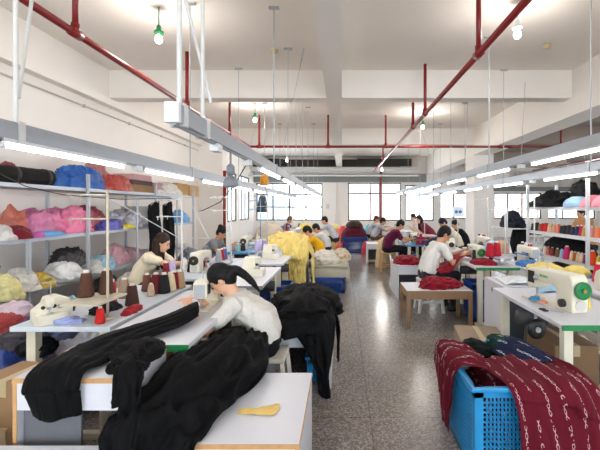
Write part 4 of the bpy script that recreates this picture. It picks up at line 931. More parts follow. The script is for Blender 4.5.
# trolley with navy bundle and black garments
t = thing('garment_trolley', 'white framed trolley heaped with black clothes behind the thread shelf end', 'trolley', (3.2, 7.5, 0))
for x in (2.95, 3.5):
    for y in (7.15, 7.95):
        bm = bmesh.new(); cyl(bm, (x, y, 0), (x, y, 1.5), .014); obj('post', bm, POLE, t)
for z in (.3, 1.12):
    bm = bmesh.new(); bx(bm, 2.94, 3.51, 7.14, 7.96, z-.02, z); obj('deck', bm, POLE, t)
heap('garment_heap', (3.2, 7.5, 1.12), (.15, .3, .26), cloth('navyblack', (30, 32, 42)), 'navy-black bundle on the trolley deck behind the thread shelf end', 'garments', seed=21, amp=.35)
o = sheet('hanging_cloth', [[(3.52, 7.0, 1.0), (3.5, 7.5, 1.14), (3.5, 7.95, 1.14)], [(3.3, 7.05, .98), (3.25, 7.2, 1.05), (3.25, 7.5, 1.2)], [(3.3, 6.98, .8), (3.1, 7.05, .8), (2.98, 7.1, .9)], [(3.4, 6.97, .5), (3.2, 7.02, .5), (3.05, 7.07, .55)]], BK, amp=.03, nu=20, nv=24)
tag(o, 'black cloth hanging from the trolley behind the thread shelf end', 'cloth')
heap('cloth_bundle', (2.42, 6.45, .75), (.12, .13, .2), cloth('paleblue', (156, 196, 222)), 'light blue cloth bundle on the table beyond the shelf end', 'cloth', seed=23, amp=.12)
heap('cloth_bundle', (2.6, 6.5, .75), (.1, .12, .2), cloth('flesh', (206, 166, 136)), 'tan cloth bundle next to the light blue one beyond the shelf end', 'cloth', seed=24, amp=.12)
# sign with two blue marks
t = thing('sign_board', 'small white board with two blue round marks before the right pillar', 'sign', (2.62, 9.1, 1.25))
bm = bmesh.new(); bx(bm, 2.52, 2.77, 9.1, 9.112, 1.28, 1.5); obj('board', bm, plastic('board_white', (222, 232, 240), .5), t)
for x in (2.60, 2.69):
    bm = bmesh.new(); cyl(bm, (x, 9.1, 1.39), (x, 9.096, 1.39), .036, seg=18); obj('blue_mark', bm, plastic('mark_blue', (40, 110, 180), .5), t)
bm = bmesh.new(); cyl(bm, (2.64, 9.12, 0), (2.64, 9.12, 1.5), .012); bx(bm, 2.5, 2.78, 9.0, 9.24, 0, .02); obj('stand', bm, POLE, t)
# things hanging on the left troughs
t = thing('hanging_fan', 'small grey fan hanging under the aisle-side left trough', 'fan', (XB, 3.05, 1.64))
bm = bmesh.new(); cyl(bm, (XB, 3.05, ZT-.05), (XB, 3.05, 1.8), .008); obj('bracket', bm, GREY, t)
bm = bmesh.new(); lathe(bm, [(.012, .17), (.03, .15), (.032, .1), (.02, .08)], (XB, 3.05, 1.66), 14); obj('motor', bm, GREY, t, True)
bm = bmesh.new(); lathe(bm, [(.02, .08), (.05, .05), (.062, .0), (.05, -.01), (.01, -.01)], (XB, 3.05, 1.66), 18); obj('guard', bm, GREY, t, True)
heap('hanging_bag', (XA, 9.58, 2.02), (.11, .11, .26), film('orange', (236, 150, 30)), 'orange bag tied to a rod above the wall-side left trough', 'bag', seed=3, amp=.14)
o = heap('hanging_bag', (XA+.03, 9.2, 1.38), (.12, .14, .4), cloth('darkbag', (62, 62, 58)), 'dark olive bag hanging below the wall-side left trough', 'bag', seed=4, amp=.12)
bm = bmesh.new(); cyl(bm, (XA+.03, 9.2, 1.74), (XA, 9.2, ZT-.05), .006); obj('strap', bm, BLACKP, o)
bm = bmesh.new(); tube(bm, [(XB, 3.6, 1.9), (-1.0, 3.75, 1.72), (-1.25, 4.1, 1.55), (-1.6, 4.6, 1.46), (-1.75, 4.9, 1.45)], .005, 6); tag(obj('power_cord', bm, BLACKP, smooth=True), 'black cord sagging from the aisle-side left trough toward the wall', 'cord')
bm = bmesh.new(); tube(bm, [(-2.6, 2.95, 1.78), (-2.45, 3.1, 1.66), (-2.3, 3.3, 1.6), (-2.0, 3.6, 1.57), (-1.6, 3.75, 1.58)], .004, 6); tag(obj('power_cord', bm, BLACKP, smooth=True), 'thin dark cord crossing in front of the left shelves', 'cord')
bm = bmesh.new(); tube(bm, [(-1.55, 2.7, 1.55), (-1.3, 3.2, 1.25), (-1.2, 3.6, 1.22), (-1.4, 3.75, 1.5)], .003, 6); tag(obj('thread_line', bm, WHITEP, smooth=True), 'loose pale thread looping between the left thread stands', 'thread')

# ================================================================== cloth near the viewer
# long black strip on the wood-edged bench
o = sheet('black_cloth', [
    [(-1.03, 2.83, .80), (-.98, 2.72, .85), (-.93, 2.58, .79)],
    [(-1.16, 2.6, .77), (-1.08, 2.5, .82), (-.98, 2.4, .765)],
    [(-1.26, 2.36, .77), (-1.17, 2.3, .815), (-1.08, 2.2, .765)],
    [(-1.34, 2.16, .765), (-1.24, 2.08, .82), (-1.11, 1.98, .762)],
    [(-1.39, 1.98, .765), (-1.27, 1.92, .81), (-1.12, 1.85, .762)],
    [(-1.39, 1.78, .77), (-1.26, 1.75, .795), (-1.13, 1.765, .77)],
    [(-1.37, 1.718, .70), (-1.25, 1.70, .72), (-1.13, 1.725, .71)],
    [(-1.33, 1.72, .60), (-1.23, 1.70, .59), (-1.13, 1.73, .60)]], cloth('blackfab', (13, 13, 15)), amp=.02, fu=11, fv=1.8, nu=60, nv=110, fine=.22)
tag(o, 'long black cloth strip running over the wood-edged bench and hanging down its front', 'cloth')
o = sheet('black_cloth', [
    [(-1.09, 2.10, .77), (-1.03, 2.12, .80), (-.97, 2.1, .77)],
    [(-1.07, 1.98, .775), (-1.0, 1.98, .82), (-.93, 1.98, .78)],
    [(-1.04, 1.86, .765), (-.98, 1.86, .79), (-.92, 1.86, .75)],
    [(-.995, 1.75, .76), (-.95, 1.76, .75), (-.905, 1.78, .70)],
    [(-.97, 1.715, .66), (-.93, 1.715, .65), (-.89, 1.73, .60)],
    [(-.965, 1.70, .56), (-.92, 1.71, .54), (-.88, 1.73, .5)]], cloth('blackfab', (13, 13, 15)), amp=.03, fu=14, fv=6, nu=40, nv=60, seed=3)
o_ = o
heap('black_cloth', (-1.03, 2.02, .75), (.085, .12, .06), cloth('blackfab', (13, 13, 15)), 'small swirl of black cloth on the right part of the wood-edged bench', 'cloth', seed=61, amp=.5, freq=9)
heap('black_cloth', (-.99, 1.86, .75), (.07, .06, .045), cloth('blackfab', (13, 13, 15)), 'little black cloth fold at the right front of the wood-edged bench', 'cloth', seed=62, amp=.5, freq=12)
o = o_
tag(o, 'crumpled black cloth bunched over the right end of the wood-edged bench', 'cloth')
# big black cloth from the lap to the near bench
o = sheet('black_cloth', [
    [(-.84, 2.84, .57), (-.76, 2.86, .60), (-.64, 2.84, .60), (-.54, 2.82, .56)],
    [(-.83, 2.62, .61), (-.75, 2.62, .665), (-.62, 2.6, .63), (-.50, 2.56, .54)],
    [(-.84, 2.38, .66), (-.76, 2.36, .70), (-.62, 2.34, .64), (-.46, 2.3, .515)],
    [(-.93, 2.16, .66), (-.8, 2.12, .70), (-.66, 2.1, .62), (-.55, 2.06, .50)],
    [(-.97, 1.98, .60), (-.84, 1.94, .66), (-.71, 1.92, .58), (-.585, 1.90, .50)],
    [(-1.0, 1.84, .56), (-.87, 1.8, .61), (-.73, 1.80, .55), (-.60, 1.79, .495)],
    [(-1.01, 1.71, .50), (-.88, 1.70, .555), (-.74, 1.71, .53), (-.62, 1.71, .49)],
    [(-1.01, 1.66, .36), (-.89, 1.65, .38), (-.75, 1.66, .38), (-.63, 1.675, .40)],
    [(-1.0, 1.66, .2), (-.89, 1.65, .2), (-.76, 1.66, .22), (-.64, 1.675, .25)]], cloth('blackfab', (13, 13, 15)), amp=.045, fu=7, fv=2.6, nu=90, nv=120, seed=9, fine=.6)
tag(o, 'large heap of black cloth spread from the seamstress\'s lap over the near white bench', 'cloth')
o = sheet('cloth_scrap', [[(-.52, 2.0, .484), (-.515, 1.98, .484), (-.51, 1.96, .484)], [(-.44, 2.02, .486), (-.435, 1.99, .488), (-.43, 1.96, .486)], [(-.36, 2.04, .486), (-.35, 2.0, .49), (-.34, 1.95, .486)], [(-.325, 2.07, .484), (-.32, 2.05, .486), (-.315, 2.02, .484)]], cloth('scrapyellow', (232, 196, 112)), amp=.006, fu=30, fv=20, nu=14, nv=20, thick=.003)
tag(o, 'pale yellow cloth scrap lying on the near white bench', 'cloth')
# black garments to the right of the woman
BG = cloth('blackfab2', (14, 14, 16))
o = heap('black_garments', (-.37, 3.82, .48), (.30, .62, .24), BG, 'pile of black garments on the low white bench right of the woman in white lace', 'garments', seed=12, amp=.28, freq=5, seg=80, n=36)
o = sheet('black_garment', [[(-.5, 3.7, .66), (-.36, 3.75, .75), (-.2, 3.8, .70), (-.08, 3.85, .58)], [(-.5, 3.3, .6), (-.36, 3.35, .68), (-.2, 3.4, .62), (-.07, 3.45, .54)], [(-.42, 3.22, .50), (-.3, 3.22, .52), (-.18, 3.24, .53), (-.06, 3.28, .5)], [(-.33, 3.2, .4), (-.25, 3.19, .38), (-.16, 3.18, .36), (-.07, 3.18, .36)], [(-.22, 3.16, .2), (-.18, 3.13, .2), (-.14, 3.11, .2), (-.10, 3.11, .2)], [(-.19, 3.12, .04), (-.155, 3.1, .02), (-.12, 3.08, .02), (-.09, 3.08, .03)]], BG, amp=.03, fu=12, fv=3, nu=40, nv=60, seed=5)
tag(o, 'black garment spilling off the low bench almost to the floor', 'garment')
o = sheet('black_garment', [[(-.2, 3.75, .64), (-.1, 3.65, .6), (-.05, 3.5, .56)], [(-.1, 3.7, .55), (-.05, 3.55, .52), (-.03, 3.4, .5)], [(-.05, 3.68, .38), (-.035, 3.5, .38), (-.03, 3.36, .38)], [(-.05, 3.6, .22), (-.04, 3.48, .22), (-.035, 3.36, .2)]], BG, amp=.025, fu=14, fv=3, nu=30, nv=40, seed=6)
tag(o, 'black trouser leg hanging over the aisle side of the low bench', 'garment')
# yellow pile
YW = cloth('yellow', (232, 206, 124), .08)
heap('yellow_cloth', (-.95, 6.95, .72), (.34, .42, .3), YW, 'heap of pale yellow cloth piled on the buried left bench', 'cloth', seed=14, amp=.3, freq=6, seg=90, n=40)
for i, (xa, xb, zb, yo, seed) in enumerate(((-1.24, -1.02, .3, 0, 1), (-1.1, -.88, .08, -.04, 2), (-.93, -.74, .2, .02, 3), (-.8, -.58, .04, -.05, 4))):
    xm = (xa+xb)/2; y0 = 6.5+yo
    o = sheet('yellow_cloth', [[(xa, 6.9, .96), (xm, 6.92, 1.0), (xb, 6.9, .95)], [(xa-.02, y0+.12, .88), (xm, y0+.08, .92), (xb+.02, y0+.12, .87)], [(xa-.02, y0-.04, .66), (xm, y0-.1, .70), (xb+.03, y0-.04, .66)], [(xa+.01, y0-.06, .38), (xm, y0-.12, .4), (xb+.01, y0-.06, .38)], [(xa+.03, y0-.06, zb+.03), (xm, y0-.1, zb-.02), (xb-.01, y0-.05, zb+.02)]], YW, amp=.045, fu=14, fv=3, nu=40, nv=70, seed=seed, fine=.5)
    tag(o, ('leftmost', 'second', 'third', 'rightmost')[i]+' of four lengths of yellow cloth hanging from the yellow heap', 'cloth')
o = sheet('yellow_cloth', [[(-.62, 6.55, .9), (-.6, 6.8, .95), (-.62, 7.1, .9)], [(-.5, 6.5, .7), (-.5, 6.8, .72), (-.52, 7.1, .7)], [(-.47, 6.46, .35), (-.47, 6.75, .4), (-.49, 7.0, .4)], [(-.44, 6.42, .05), (-.46, 6.7, .1), (-.48, 6.9, .15)]], YW, amp=.035, fu=9, fv=3, nu=30, nv=40, seed=6)
tag(o, 'yellow cloth falling over the aisle end of the heap', 'cloth')
WHC = cloth('white_garments', (226, 218, 206)); BEI = cloth('beige', (206, 190, 164))
heap('white_garments', (-.30, 7.55, .48), (.22, .36, .15), WHC, 'white garments heaped on the grey-covered low table, aisle-left side', 'garments', seed=15, amp=.5, freq=8)
heap('white_garments', (-.02, 7.9, .48), (.14, .36, .16), BEI, 'beige garments heaped on the grey-covered low table, aisle side', 'garments', seed=16, amp=.45, freq=8)
heap('white_garments', (-1.15, 7.6, .72), (.34, .3, .22), WHC, 'white garments heaped behind the yellow heap', 'garments', seed=17, amp=.25, freq=7)
heap('white_garments', (-1.1, 6.1, .75), (.16, .1, .14), cloth('paleblue2', (196, 206, 222)), 'pale bluish cloth on the table with the lilac cones', 'cloth', seed=18)
heap('white_garments', (-1.15, 8.75, .75), (.2, .22, .2), BEI, 'beige cloth in front of the woman in the yellow top', 'cloth', seed=19, amp=.2)
heap('beige_bundle', (-1.62, 8.95, .75), (.3, .35, .4), cloth('tan_bundle', (196, 180, 160)), 'large tan cloth bundle behind the blue-topped table', 'bundle', seed=20, amp=.14)
heap('yellow_cloth', (-1.1, 12.1, .75), (.2, .45, .25), cloth('yellow2', (236, 210, 90)), 'bright yellow cloth on the farthest left table', 'cloth', seed=22, amp=.25)
heap('white_cloth', (-1.18, 5.15, .75), (.2, .12, .12), cloth('palewhite', (216, 216, 226)), 'whitish cloth on the far edge of the overlocker table', 'cloth', seed=24, amp=.2) if False else None
heap('white_cloth', (-1.58, 5.2, .75), (.12, .16, .12), cloth('palelilac', (206, 200, 226)), 'pale lilac cloth at the end of the long-haired woman\'s table', 'cloth', seed=25, amp=.2)
heap('white_cloth', (-1.2, 4.75, .75), (.16, .18, .12), cloth('palewhite', (214, 216, 226)), 'whitish cloth left of the overlocker behind the woman in white lace', 'cloth', seed=24, amp=.2)
# far end of the aisle
heap('burgundy_garments', (.42, 13.35, .35), (.42, .34, .56), cloth('burgundyheap', (92, 30, 48), .25), 'burgundy garments heaped in the dark blue crate at the end of the aisle', 'garments', seed=26, amp=.14, freq=5)
heap('fur_bundle', (.42, 13.35, .84), (.26, .26, .2), cloth('brownfur', (70, 52, 46)), 'dark brown bundle lying on top of the burgundy garments', 'bundle', seed=27, amp=.2, freq=8)
for i, (x, y, r, h, rgb, lab) in enumerate(((.02, 14.6, .24, .75, (226, 60, 60), 'red sack on the floor left of the burgundy crate'), (-.25, 14.9, .26, .85, (224, 206, 120), 'pale yellow sack on the floor left of the red one'), (.95, 14.4, .24, .8, (40, 176, 206), 'turquoise sack on the floor right of the burgundy crate'), (.78, 12.7, .16, .42, (196, 50, 60), 'small red bag on the floor right of the burgundy crate'))):
    heap('sack', (x, y, 0), (r, r, h), film('far%d' % i, rgb), lab, 'sack', seed=28+i, amp=.14)
heap('beige_bundle', (1.02, 10.0, 0), (.18, .2, .72), cloth('sand', (214, 190, 150)), 'tall beige cloth bundle standing left of the woman in burgundy', 'bundle', seed=33, amp=.12)
# right side cloth
RC = cloth('maroon_red', (132, 18, 36), .14)
heap('red_cloth', (1.27, 5.2, .467), (.22, .17, .11), RC, 'dark red cloth lying on the low brown-legged table', 'cloth', seed=34, amp=.5, freq=7, seg=90)
heap('red_cloth', (1.12, 6.8, .55), (.18, .25, .10), RC, 'dark red cloth on the white bench beyond the man in the white shirt', 'cloth', seed=35, amp=.45, freq=8)
heap('red_cloth', (1.86, 5.28, .75), (.12, .16, .07), RC, 'dark red cloth on the green-edged table in front of the red cones', 'cloth', seed=36, amp=.45, freq=9)
o = sheet('red_cloth', [[(1.85, 5.62, .785), (1.8, 5.75, .80), (1.8, 5.9, .785)], [(1.66, 5.55, .80), (1.64, 5.75, .80), (1.64, 5.95, .78)], [(1.58, 5.5, .70), (1.5, 5.75, .70), (1.56, 6.0, .68)], [(1.5, 5.5, .60), (1.4, 5.75, .665), (1.46, 6.02, .62)], [(1.36, 5.52, .58), (1.28, 5.75, .64), (1.34, 6.0, .6)]], RC, amp=.025, fu=9, fv=5, nu=30, nv=40, seed=37)
tag(o, 'dark red cloth between the machine and the lap of the white-shirted man', 'cloth')
heap('navy_garments', (2.42, 7.0, .75), (.14, .2, .1), cloth('navy', (36, 40, 70)), 'navy cloth behind the man in the white shirt', 'cloth', seed=38, amp=.2)
heap('navy_garments', (1.85, 7.75, .75), (.22, .14, .16), cloth('navy', (36, 40, 70)), 'navy cloth on the table behind the man in the white shirt', 'cloth', seed=39, amp=.2)
heap('yellow_cloth', (2.36, 4.62, .75), (.13, .28, .09), cloth('yellow3', (230, 206, 116)), 'crumpled yellow cloth on the table beside the thread shelf', 'cloth', seed=40, amp=.3, freq=10)
heap('yellow_cloth', (2.62, 4.5, .75), (.11, .16, .09), cloth('yellow3', (230, 206, 116)), 'smaller crumpled yellow cloth nearer the thread shelf', 'cloth', seed=41, amp=.3, freq=10)
heap('blue_cloth', (2.4, 5.1, .75), (.14, .16, .07), cloth('midblue', (66, 120, 180)), 'blue cloth behind the crumpled yellow cloth', 'cloth', seed=42, amp=.3, freq=9)
heap('blue_cloth', (2.72, 4.16, .75), (.1, .12, .06), cloth('deepblue', (40, 80, 160)), 'small deep blue cloth at the corner of the table before the shelf', 'cloth', seed=43, amp=.3, freq=9)
o = sheet('plastic_sheet', [[(1.56, 3.84, .757), (1.72, 3.84, .775), (1.9, 3.84, .757)], [(1.58, 4.0, .757), (1.74, 4.0, .785), (1.92, 4.0, .76)], [(1.6, 4.24, .757), (1.76, 4.24, .77), (1.94, 4.24, .757)]], film('bluishwhite', (214, 222, 232)), amp=.012, fu=10, fv=10, nu=24, nv=24)
tag(o, 'folded pale bluish plastic sheet on the white extension table at right', 'plastic sheet')
o = sheet('plastic_sheet', [[(1.72, 3.5, .757), (1.82, 3.5, .765), (1.94, 3.5, .757)], [(1.8, 3.66, .757), (1.88, 3.66, .77), (1.98, 3.66, .757)], [(1.86, 3.8, .757), (1.94, 3.8, .765), (2.03, 3.8, .757)]], film('skywrap', (150, 196, 226)), amp=.01, fu=12, fv=12, nu=20, nv=20, seed=2)
tag(o, 'light blue crumpled film beyond the near right machine', 'plastic sheet')
heap('cloth_scrap', (1.53, 3.18, .765), (.035, .04, .02), cloth('scrapblue', (60, 140, 190)), 'small blue scrap beside the needle of the near right machine', 'cloth', seed=44, amp=.3, freq=30)
heap('cloth_scrap', (1.55, 3.08, .765), (.03, .035, .015), cloth('scrappink', (220, 150, 130)), 'small pinkish scrap beside the near right machine', 'cloth', seed=45, amp=.3, freq=30)
t = thing('scissors', 'small pair of scissors lying in front of the near right machine', 'scissors', (1.5, 2.88, .751))
for q in (1, -1):
    bm = bmesh.new(); cyl(bm, (1.5, 2.88, .755), (1.5+.07*.9, 2.83+q*.008, .755), .004, .0015, 6); obj('blade', bm, STEEL, t)
    bm = bmesh.new(); pts = [(1.46+.022*math.cos(a*.7), 2.895+q*.022+.016*math.sin(a*.7), .756) for a in range(10)]; tube(bm, pts, .004, 6); obj('handle_loop', bm, BLACKP, t)
t = thing('bobbin_wheel', 'black bobbin winder wheel below the near right table', 'wheel', (1.46, 3.0, .42))
bm = bmesh.new(); lathe(bm, [(.03, -.012), (.075, -.012), (.08, 0), (.075, .012), (.03, .012)], (1.5, 3.08, .56), 22, (.2, -1, 0)); obj('rim', bm, BLACKP, t, True)
bm = bmesh.new(); cyl(bm, (1.5, 3.1, .56), (1.5, 3.05, .56), .02); cyl(bm, (1.5, 3.1, .56), (1.5, 3.1, .72), .012); obj('hub', bm, STEEL, t)

# ------------------------------------------------------------------ bright blue basket with printed cloth
def printed(name, base, line, n=7, per=11, thick=.36):
    m = bpy.data.materials.new(name); m.use_nodes = True; nt = m.node_tree; b = nt.nodes['Principled BSDF']; L = nt.links.new
    b.inputs['Roughness'].default_value = .85; b.inputs['Specular IOR Level'].default_value = .2
    def mth(op, a, c=None, d=None):
        q = nt.nodes.new('ShaderNodeMath'); q.operation = op
        for i, x in enumerate((a, c, d)):
            if x is None: continue
            if isinstance(x, (int, float)): q.inputs[i].default_value = x
            else: L(x, q.inputs[i])
        return q.outputs[0]
    uv = nt.nodes.new('ShaderNodeUVMap'); uv.uv_map = 'UVMap'
    nz = nt.nodes.new('ShaderNodeTexNoise'); nz.inputs['Scale'].default_value = 14; nz.inputs['Detail'].default_value = 2; L(uv.outputs[0], nz.inputs['Vector'])
    s = nt.nodes.new('ShaderNodeSeparateXYZ'); L(uv.outputs[0], s.inputs[0])
    u = mth('ADD', mth('MULTIPLY', s.outputs[0], n), mth('MULTIPLY', nz.outputs['Fac'], .22)); v = mth('MULTIPLY', s.outputs[1], per)
    du = mth('MULTIPLY', mth('SUBTRACT', mth('FRACT', u), .5), 1/.085); fv = mth('MULTIPLY', mth('SUBTRACT', mth('FRACT', v), .5), 1/.40)
    r = mth('SQRT', mth('ADD', mth('MULTIPLY', du, du), mth('MULTIPLY', fv, fv)))
    ring = mth('LESS_THAN', mth('ABSOLUTE', mth('SUBTRACT', r, .85)), thick*.7)
    v2 = mth('MULTIPLY', mth('SUBTRACT', mth('FRACT', mth('ADD', v, .5)), .5), 1/.3)
    bar = mth('MULTIPLY', mth('LESS_THAN', mth('ABSOLUTE', du), .3), mth('LESS_THAN', mth('ABSOLUTE', v2), .8))
    brk = mth('GREATER_THAN', nz.outputs['Fac'], .47)
    k = mth('MULTIPLY', mth('MAXIMUM', ring, bar), brk)
    mx = nt.nodes.new('ShaderNodeMix'); mx.data_type = 'RGBA'; mx.inputs['A'].default_value = (*lin(base), 1); mx.inputs['B'].default_value = (*lin(line), 1)
    L(k, mx.inputs['Factor']); L(mx.outputs['Result'], b.inputs['Base Color']); return m
PM = printed('printed_maroon', (96, 15, 33), (196, 156, 160), 13, 21, .3); PG = printed('printed_green', (16, 52, 48), (176, 196, 190), 14, 22, .3); PN = printed('printed_navy', (24, 32, 62), (190, 196, 206), 14, 22, .3)
crate('bright blue plastic basket of printed cloth at the lower right', .735, 1.24, 2.22, 2.98, .50, SKY)
heap('printed_cloth', (.985, 2.62, .013), (.215, .32, .40), PM, 'maroon printed cloth filling the inside of the bright blue basket', 'cloth', seed=46, amp=.1, freq=6, sq=.7)
o = sheet('printed_cloth', [[(0.930, 2.400, 0.465), (0.950, 2.600, 0.465), (0.970, 2.850, 0.465)], [(0.850, 2.420, 0.525), (0.860, 2.650, 0.535), (0.870, 2.900, 0.515)], [(0.720, 2.460, 0.515), (0.715, 2.700, 0.525), (0.715, 2.930, 0.515)], [(0.695, 2.500, 0.365), (0.685, 2.700, 0.385), (0.685, 2.900, 0.405)], [(0.690, 2.540, 0.185), (0.680, 2.700, 0.205), (0.685, 2.800, 0.265)], [(0.695, 2.560, 0.065), (0.685, 2.680, 0.095), (0.685, 2.740, 0.165)]], PM, amp=.022, fu=11, fv=4, nu=40, nv=60, seed=47)
tag(o, 'maroon printed cloth hanging over the left rim of the bright blue basket', 'cloth')
o = sheet('printed_cloth', [[(0.900, 2.620, 0.495), (1.040, 2.600, 0.525), (1.200, 2.620, 0.525), (1.360, 2.660, 0.525)], [(0.900, 2.400, 0.495), (1.060, 2.380, 0.530), (1.220, 2.400, 0.545), (1.380, 2.440, 0.530)], [(0.920, 2.200, 0.500), (1.080, 2.170, 0.510), (1.260, 2.180, 0.520), (1.420, 2.260, 0.495)], [(0.945, 2.150, 0.385), (1.110, 2.120, 0.385), (1.310, 2.120, 0.395), (1.480, 2.200, 0.375)], [(0.960, 2.140, 0.205), (1.140, 2.110, 0.205), (1.340, 2.110, 0.205), (1.520, 2.180, 0.185)], [(0.960, 2.140, 0.030), (1.140, 2.110, 0.030), (1.360, 2.100, 0.030), (1.540, 2.180, 0.030)]], PM, amp=.026, fu=7, fv=1.6, nu=70, nv=70, seed=48)
tag(o, 'maroon printed cloth hanging over the near right corner of the bright blue basket', 'cloth')
o = sheet('printed_cloth', [[(1.040, 2.950, 0.440), (1.100, 3.000, 0.520), (1.180, 2.980, 0.540)], [(1.060, 2.820, 0.460), (1.160, 2.840, 0.560), (1.280, 2.840, 0.540)], [(1.100, 2.660, 0.480), (1.200, 2.660, 0.560), (1.340, 2.680, 0.520)], [(1.140, 2.500, 0.490), (1.260, 2.500, 0.545), (1.400, 2.540, 0.500)], [(1.220, 2.420, 0.500), (1.320, 2.400, 0.520), (1.440, 2.460, 0.480)]], PG, amp=.02, fu=9, fv=6, nu=44, nv=44, seed=49)
tag(o, 'dark green printed cloth lying across the right rim of the bright blue basket', 'cloth')
o = sheet('printed_cloth', [[(1.040, 2.780, 0.490), (1.120, 2.760, 0.565), (1.200, 2.760, 0.585)], [(1.080, 2.580, 0.500), (1.160, 2.580, 0.560), (1.260, 2.600, 0.575)], [(1.120, 2.420, 0.505), (1.220, 2.420, 0.545), (1.300, 2.440, 0.555)]], PN, amp=.016, fu=10, fv=6, nu=30, nv=30, seed=50)
tag(o, 'navy printed cloth between the green and maroon cloths on the bright blue basket', 'cloth')
heap('black_cloth', (.93, 2.84, .43), (.13, .11, .11), cloth('blackgreen', (16, 22, 20)), 'black crumpled cloth in the far left of the bright blue basket', 'cloth', seed=51, amp=.3, freq=9)

# ================================================================== people
CW = cloth('shirt_white', (226, 224, 218), .03); LACE = mat('lace_white', (222, 216, 208), .85, 0, .06, 70, .5, 110, .2); CT = cloth('trouser_black', (26, 26, 30)); CTB = cloth('trouser_dark', (46, 44, 52))
def P3(px, py, Y): return at(px, py, Y)
# woman in white lace
w1 = person('woman in a white lace top with a black ponytail bending over her machine at left', (-.895, 2.98, .955), (-.57, 3.0, .515), R(184), [(-1.06, 2.80, .795), (-1.05, 3.0, .795)], LACE, CT, .62, False, 'ponytail', (22, 19, 20), (222, 172, 142), pitch=48, vox=.0075, bulge=.1, elbow_out=.75, elbow_down=.75, shirt_name='blouse', wrinkle=.007)
# man in white T-shirt
person('man in a white T-shirt with short black hair sewing red cloth on the right', (1.485, 5.8, 1.10), (1.24, 5.8, .545), R(8), [(1.76, 5.86, .86), (1.74, 5.62, .85)], CW, CTB, .6, False, 'short', (22, 19, 19), (206, 150, 116), pitch=38, vox=.009, female=False, shirt_name='t_shirt')
person('woman in cream with long brown hair at the left wall-side tables', P3(162.5, 243, 5.0), (-2.52, 5.0, .53), R(-4), [(-1.9, 5.12, .82), (-1.88, 4.92, .82)], cloth('shirt_cream', (236, 220, 192)), CTB, .5, False, 'long', (64, 42, 34), (222, 170, 138), pitch=22, vox=.011, shirt_name='top')
person('woman in a grey top with a hair bun at the left beside the pillar', P3(222, 233, 7.2), (-2.46, 7.2, .50), R(-6), [(-2.0, 7.34, .80), (-1.98, 7.1, .80)], cloth('shirt_grey', (136, 136, 140)), CTB, .3, False, 'bun', (26, 22, 24), (206, 150, 118), pitch=36, vox=.012, shirt_name='top')
person('woman in a yellow top bending over the left row in mid hall', P3(307.5, 231.5, 8.6), (-.47, 8.6, .48), R(182), [(-1.02, 8.45, .80), (-1.0, 8.7, .80)], cloth('shirt_yellow', (238, 178, 30)), CTB, .5, False, 'short', (24, 20, 20), (206, 154, 122), pitch=45, vox=.013, bulge=.09, shirt_name='top')
person('woman in white just behind the woman in the yellow top', P3(316, 228.5, 10.2), (-.38, 10.2, .48), R(180), [(-1.0, 10.08, .8), (-.98, 10.3, .8)], cloth('shirt_white2', (226, 222, 220)), CTB, .6, False, 'short', (24, 20, 20), (206, 154, 122), pitch=38, vox=.013, bulge=.08, shirt_name='top')
person('man in a pale grey shirt below the left end window', P3(324.5, 220.5, 12.2), (-.2, 12.2, .54), R(180), [(-.92, 12.1, .82), (-.9, 12.3, .82)], cloth('shirt_palegrey', (196, 196, 202)), CTB, .6, False, 'short', (26, 22, 22), (206, 158, 128), pitch=20, vox=.013, female=False)
person('person with light brown hair and navy apron at the far left windows', P3(290, 220, 13.2), (-1.95, 13.2, .54), R(0), [(-1.38, 13.1, .82), (-1.36, 13.3, .82)], cloth('shirt_navy', (60, 66, 96)), CTB, .5, False, 'short', (150, 112, 90), (216, 168, 140), pitch=25, vox=.013)
stool('stool under the person at the far left windows', -1.95, 13.2, .46, STWOOD)
person('woman in burgundy on a wooden stool right of the aisle', P3(400.5, 225, 9.4), (1.07, 9.4, .535), R(4), [(1.66, 9.52, .76), (1.64, 9.28, .76)], cloth('shirt_burgundy', (92, 22, 56)), CT, .55, False, 'short', (24, 20, 22), (206, 150, 120), pitch=40, vox=.012, bulge=.09, shirt_name='top')
person('worker in pale grey at the far end, left of two side by side', P3(376.5, 219.5, 13.6), (.92, 13.6, .55), R(-5), [(1.55, 13.7, .84), (1.53, 13.5, .84)], cloth('shirt_lightgrey', (186, 190, 198)), CTB, .6, False, 'short', (120, 84, 64), (206, 158, 130), pitch=20, vox=.013, female=False)
person('dark-haired worker in grey at the far end, right of two side by side', P3(383, 221.5, 12.6), (1.0, 12.6, .55), R(-5), [(1.62, 12.7, .84), (1.6, 12.5, .84)], cloth('shirt_midgrey', (166, 170, 176)), cloth('trouser_brown', (96, 70, 62)), .6, False, 'short', (28, 24, 24), (206, 158, 130), pitch=28, vox=.013, female=False)
stool('stool under the left one of the two grey-shirted workers', .92, 13.6, .47, STWOOD); stool('stool under the right one of the two grey-shirted workers', 1.0, 12.6, .47, STWOOD)
person('person in black with short hair behind the man in the white T-shirt', P3(455, 224.5, 10.4), (3.2, 10.4, .55), R(184), [(2.62, 10.3, .86), (2.64, 10.5, .86)], cloth('shirt_black', (28, 28, 32)), CT, .8, True, 'short', (24, 20, 20), (214, 164, 134), pitch=30, yaw=12, vox=.013)
person('person in cream with a navy head covering behind the man in the white T-shirt', P3(443, 223, 9.4), (2.72, 9.4, .56), R(186), [(2.06, 9.3, .80), (2.04, 9.5, .80)], cloth('shirt_cream2', (230, 222, 200)), CTB, .6, False, 'short', (30, 34, 56), (214, 164, 134), pitch=48, vox=.013, bulge=.08)
stool('stool under the person in black at right', 3.2, 10.4, .47, STWOOD); stool('stool under the person in cream at right', 2.72, 9.4, .48, STWOOD)
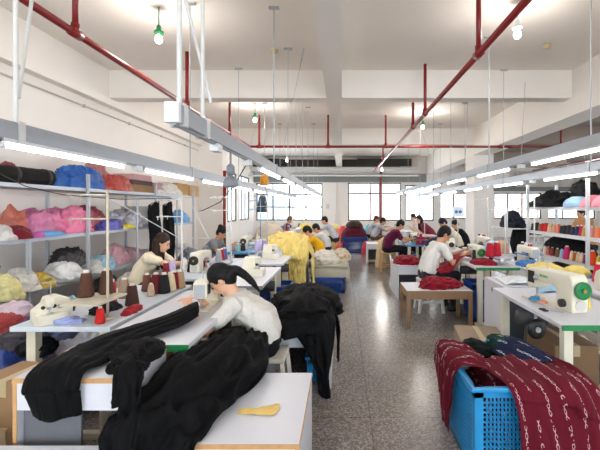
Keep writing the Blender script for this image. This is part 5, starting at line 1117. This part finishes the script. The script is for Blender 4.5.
person('far woman with dark hair in red among the right rows, nearer of two', P3(419, 219.5, 11.6), (2.68, 11.6, .55), R(184), [(2.16, 11.5, .86), (2.18, 11.7, .86)], cloth('shirt_wine', (120, 40, 56)), CT, .6, False, 'long', (40, 26, 24), (220, 176, 150), pitch=20, yaw=20, vox=.013)
person('far woman with dark hair in white among the right rows, farther of two', P3(413, 217.5, 12.8), (2.64, 12.8, .56), R(184), [(2.16, 12.7, .86), (2.18, 12.9, .86)], cloth('shirt_white3', (216, 206, 204)), CT, .6, False, 'short', (40, 26, 24), (220, 176, 150), pitch=20, yaw=20, vox=.013)
stool('stool under the nearer far woman among the right rows', 2.68, 11.6, .47, STWOOD); stool('stool under the farther far woman among the right rows', 2.64, 12.8, .48, STWOOD)
person('person in tan seen through the thread shelf from behind', P3(580.5, 213.5, 9.0), (5.55, 9.0, .62), R(190), [(5.0, 8.9, .95), (5.0, 9.1, .95)], cloth('shirt_tan', (206, 150, 100)), CTB, .6, False, 'short', (44, 32, 28), (214, 160, 126), pitch=15, vox=.013)
stool('stool under the person in tan behind the thread shelf', 5.55, 9.0, .54, STWOOD)
bench('work_table', 'table in front of the person in tan behind the thread shelf', 'table', 4.85, 5.25, 8.5, 9.6, .8, edge=TAN)

# ================================================================== camera, sky, exposure
c = bpy.data.cameras.new('camera'); co = bpy.data.objects.new('camera', c); col.objects.link(co); scn.camera = co
c.sensor_fit = 'HORIZONTAL'; c.sensor_width = 36; c.lens = F*36/600; co.location = (0, 0, H); co.rotation_euler = (R(90), 0, 0)
c.shift_x = -(CX-300)/600; c.shift_y = -(225-CY)/600; c.clip_start = .05; c.clip_end = 200
w = bpy.data.worlds.new('sky'); scn.world = w; w.use_nodes = True; bg = w.node_tree.nodes['Background']; bg.inputs[0].default_value = (.86, .93, 1, 1); bg.inputs[1].default_value = 3.4
scn.view_settings.view_transform = 'Standard'; scn.view_settings.look = 'None'; scn.view_settings.exposure = 1.55; scn.view_settings.gamma = 1
scn.cycles.max_bounces = 8; scn.cycles.diffuse_bounces = 5; scn.cycles.glossy_bounces = 3; scn.cycles.transparent_max_bounces = 8
scn.cycles.use_denoising = True; scn.cycles.sample_clamp_indirect = 6; scn.cycles.caustics_reflective = False; scn.cycles.caustics_refractive = False
